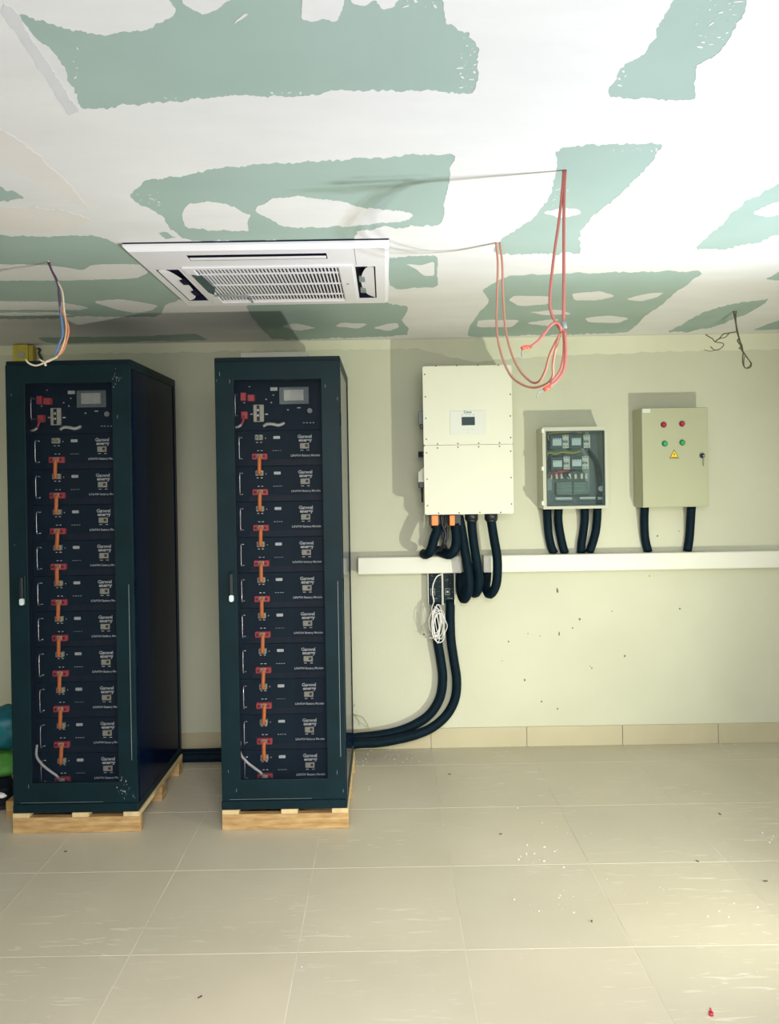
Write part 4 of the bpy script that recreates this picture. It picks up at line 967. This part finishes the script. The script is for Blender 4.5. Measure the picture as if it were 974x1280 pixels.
for pts in (((12,433),(14.2,437),(13.6,443),(14.6,449),(14,460)), ((42.5,434),(46,435.5),(44,439),(46,444),(48,449),(46,460))):
    MB().tube([(yl(u, v)[0], -.012, yl(u, v)[1]) for u, v in pts], .0075, 6, .01).build('side_strap', mat('strap_dark', (.06, .06, .035), .6), cn)

# ------------------------------------------------------------------ pile at the left edge
def pil(px, py, Y): return P(px, py, Y)
def sack(name, c, r, m, label, cat, seed, col2=None):
    bm = bmesh.new(); bmesh.ops.create_icosphere(bm, subdivisions=4, radius=1)
    rnd = random.Random(seed); from mathutils import noise as N
    for v in bm.verts:
        n_ = N.noise(v.co*1.6+Vector((seed, 0, 0)))*.22 + N.noise(v.co*4.5+Vector((seed, 3, 0)))*.07
        ridge = abs(N.noise(v.co*3+Vector((0, seed, 0))))*.10
        co = v.co*(1+n_-ridge); v.co = Vector((co.x*r[0], co.y*r[1], max(co.z*r[2], -r[2]*.8)))
    me = bpy.data.meshes.new(name); bm.to_mesh(me); bm.free(); me.materials.append(m)
    for p_ in me.polygons: p_.use_smooth = True
    o = bpy.data.objects.new(name, me); COL.objects.link(o); o.location = c; return tag(o, label, cat)
o = MB().rbox(-.055, .055, 0, .22, 0, .085, .002, 1).build('cardboard_box', M['card'], None, (-1.90, 3.93, 0)); MB().box(-.05, .05, -.0006, .0005, .041, .043).build('box_flap', M['wood_end'], o); tag(o, 'brown cardboard box on the floor at the left edge, beside the pallet', 'box', 'cardboard boxes at the left edge')
o = MB().rbox(-.05, .05, 0, .16, 0, .095, .002, 1).build('cardboard_box', M['card'], None, (-1.893, 3.985, .0855)); MB().box(-.045, .045, -.0006, .0005, .047, .049).build('box_flap', M['wood_end'], o); tag(o, 'upper cardboard box beside the left rack, stacked on the other box', 'box', 'cardboard boxes at the left edge')
sack('dark_bag', (-2.085, 4.07, .075), (.115, .12, .09), M['black'], 'black plastic bag on the floor at the left edge below the green bag', 'bag', 3)
sack('white_wrapper', (-2.0, 3.93, .115), (.05, .02, .016), M['white_cable'], 'crumpled white wrapper on the black bag at the left edge', 'wrapper', 6)
sack('green_bag', (-2.03, 4.06, .235), (.14, .10, .065), mat('green_cloth', (.06, .24, .03), .7, noise=.2), 'bright green bag below the teal bag at the left edge', 'bag', 5)
sack('teal_bag', (-2.04, 4.12, .40), (.17, .14, .115), mat('teal_cloth', (.0, .13, .17), .5, noise=.4, nscale=6), 'teal cloth bag heaped beside the left rack', 'bag', 7)

# ------------------------------------------------------------------ crumbs on the floor
rnd = random.Random(21)
q = MB()
def crumb(x, y, s):
    n = 5; a0 = rnd.uniform(0, 6); q.add([(x + s*rnd.uniform(.6, 1)*math.cos(a0+2*PI*k/n), y + s*rnd.uniform(.6, 1)*math.sin(a0+2*PI*k/n), .0002) for k in range(n)] + [(x, y, s*.7)], [(k, (k+1) % n, n) for k in range(n)])
for (px, py, n, sp_, s) in ((672,1070,14,.05,.006),(690,1130,12,.06,.005),(480,940,22,.12,.005),(462,952,8,.05,.005),(505,945,10,.08,.004),(640,937,10,.1,.004),(705,935,8,.06,.004),(905,918,10,.06,.005),(870,925,6,.04,.004),(702,1040,6,.05,.004),(460,985,4,.04,.004),(488,975,3,.03,.004),(915,1140,6,.06,.005),(800,1110,10,.1,.003),(655,1010,3,.03,.005),(948,1045,4,.04,.006),(385,1190,3,.08,.003),(620,1020,3,.1,.003)):
    c = PC(px, py, 0)
    for _ in range(n): 
        yy_ = min(c.y + rnd.gauss(0, sp_), YB-.03); crumb(c.x + rnd.gauss(0, sp_*1.3), yy_, s*rnd.uniform(.4, 1.2))
for _ in range(160): crumb(rnd.uniform(-.1, 2.6), rnd.uniform(2.5, 4.8), rnd.uniform(.001, .0025))
o = q.build('plaster_crumbs', M['compound']); tag(o, 'white plaster crumbs scattered over the floor', 'debris', kind='stuff')
q = MB()
for (px, py) in ((82,1065),(562,968),(626,1043),(957,1102),(900,1018),(740,1152),(250,1247),(872,1077)): 
    c = PC(px, py, 0); a_ = rnd.uniform(0, 3); L_ = rnd.uniform(.004, .009)
    q.tube([(c.x-L_*math.cos(a_), c.y-L_*math.sin(a_), .0025), (c.x, c.y, .003), (c.x+L_*math.cos(a_), c.y+L_*math.sin(a_), .0025)], .0025, 6, .006)
o = q.build('dark_debris', mat('debris_dark', (.07, .06, .05), .8)); tag(o, 'small dark scraps scattered over the floor tiles', 'debris', kind='stuff')
c = PC(889, 1269, 0)
q = MB().cyl((c.x, c.y, 0), (c.x, c.y, .010), .007, 10).cyl((c.x, c.y, .010), (c.x-.002, c.y, .022), .004, 8, .003)
tag(q.build('wall_plug', mat('plug_crimson', (.45, .03, .06), .5)), 'tiny red wall plug lying on the floor at the lower right', 'plug')
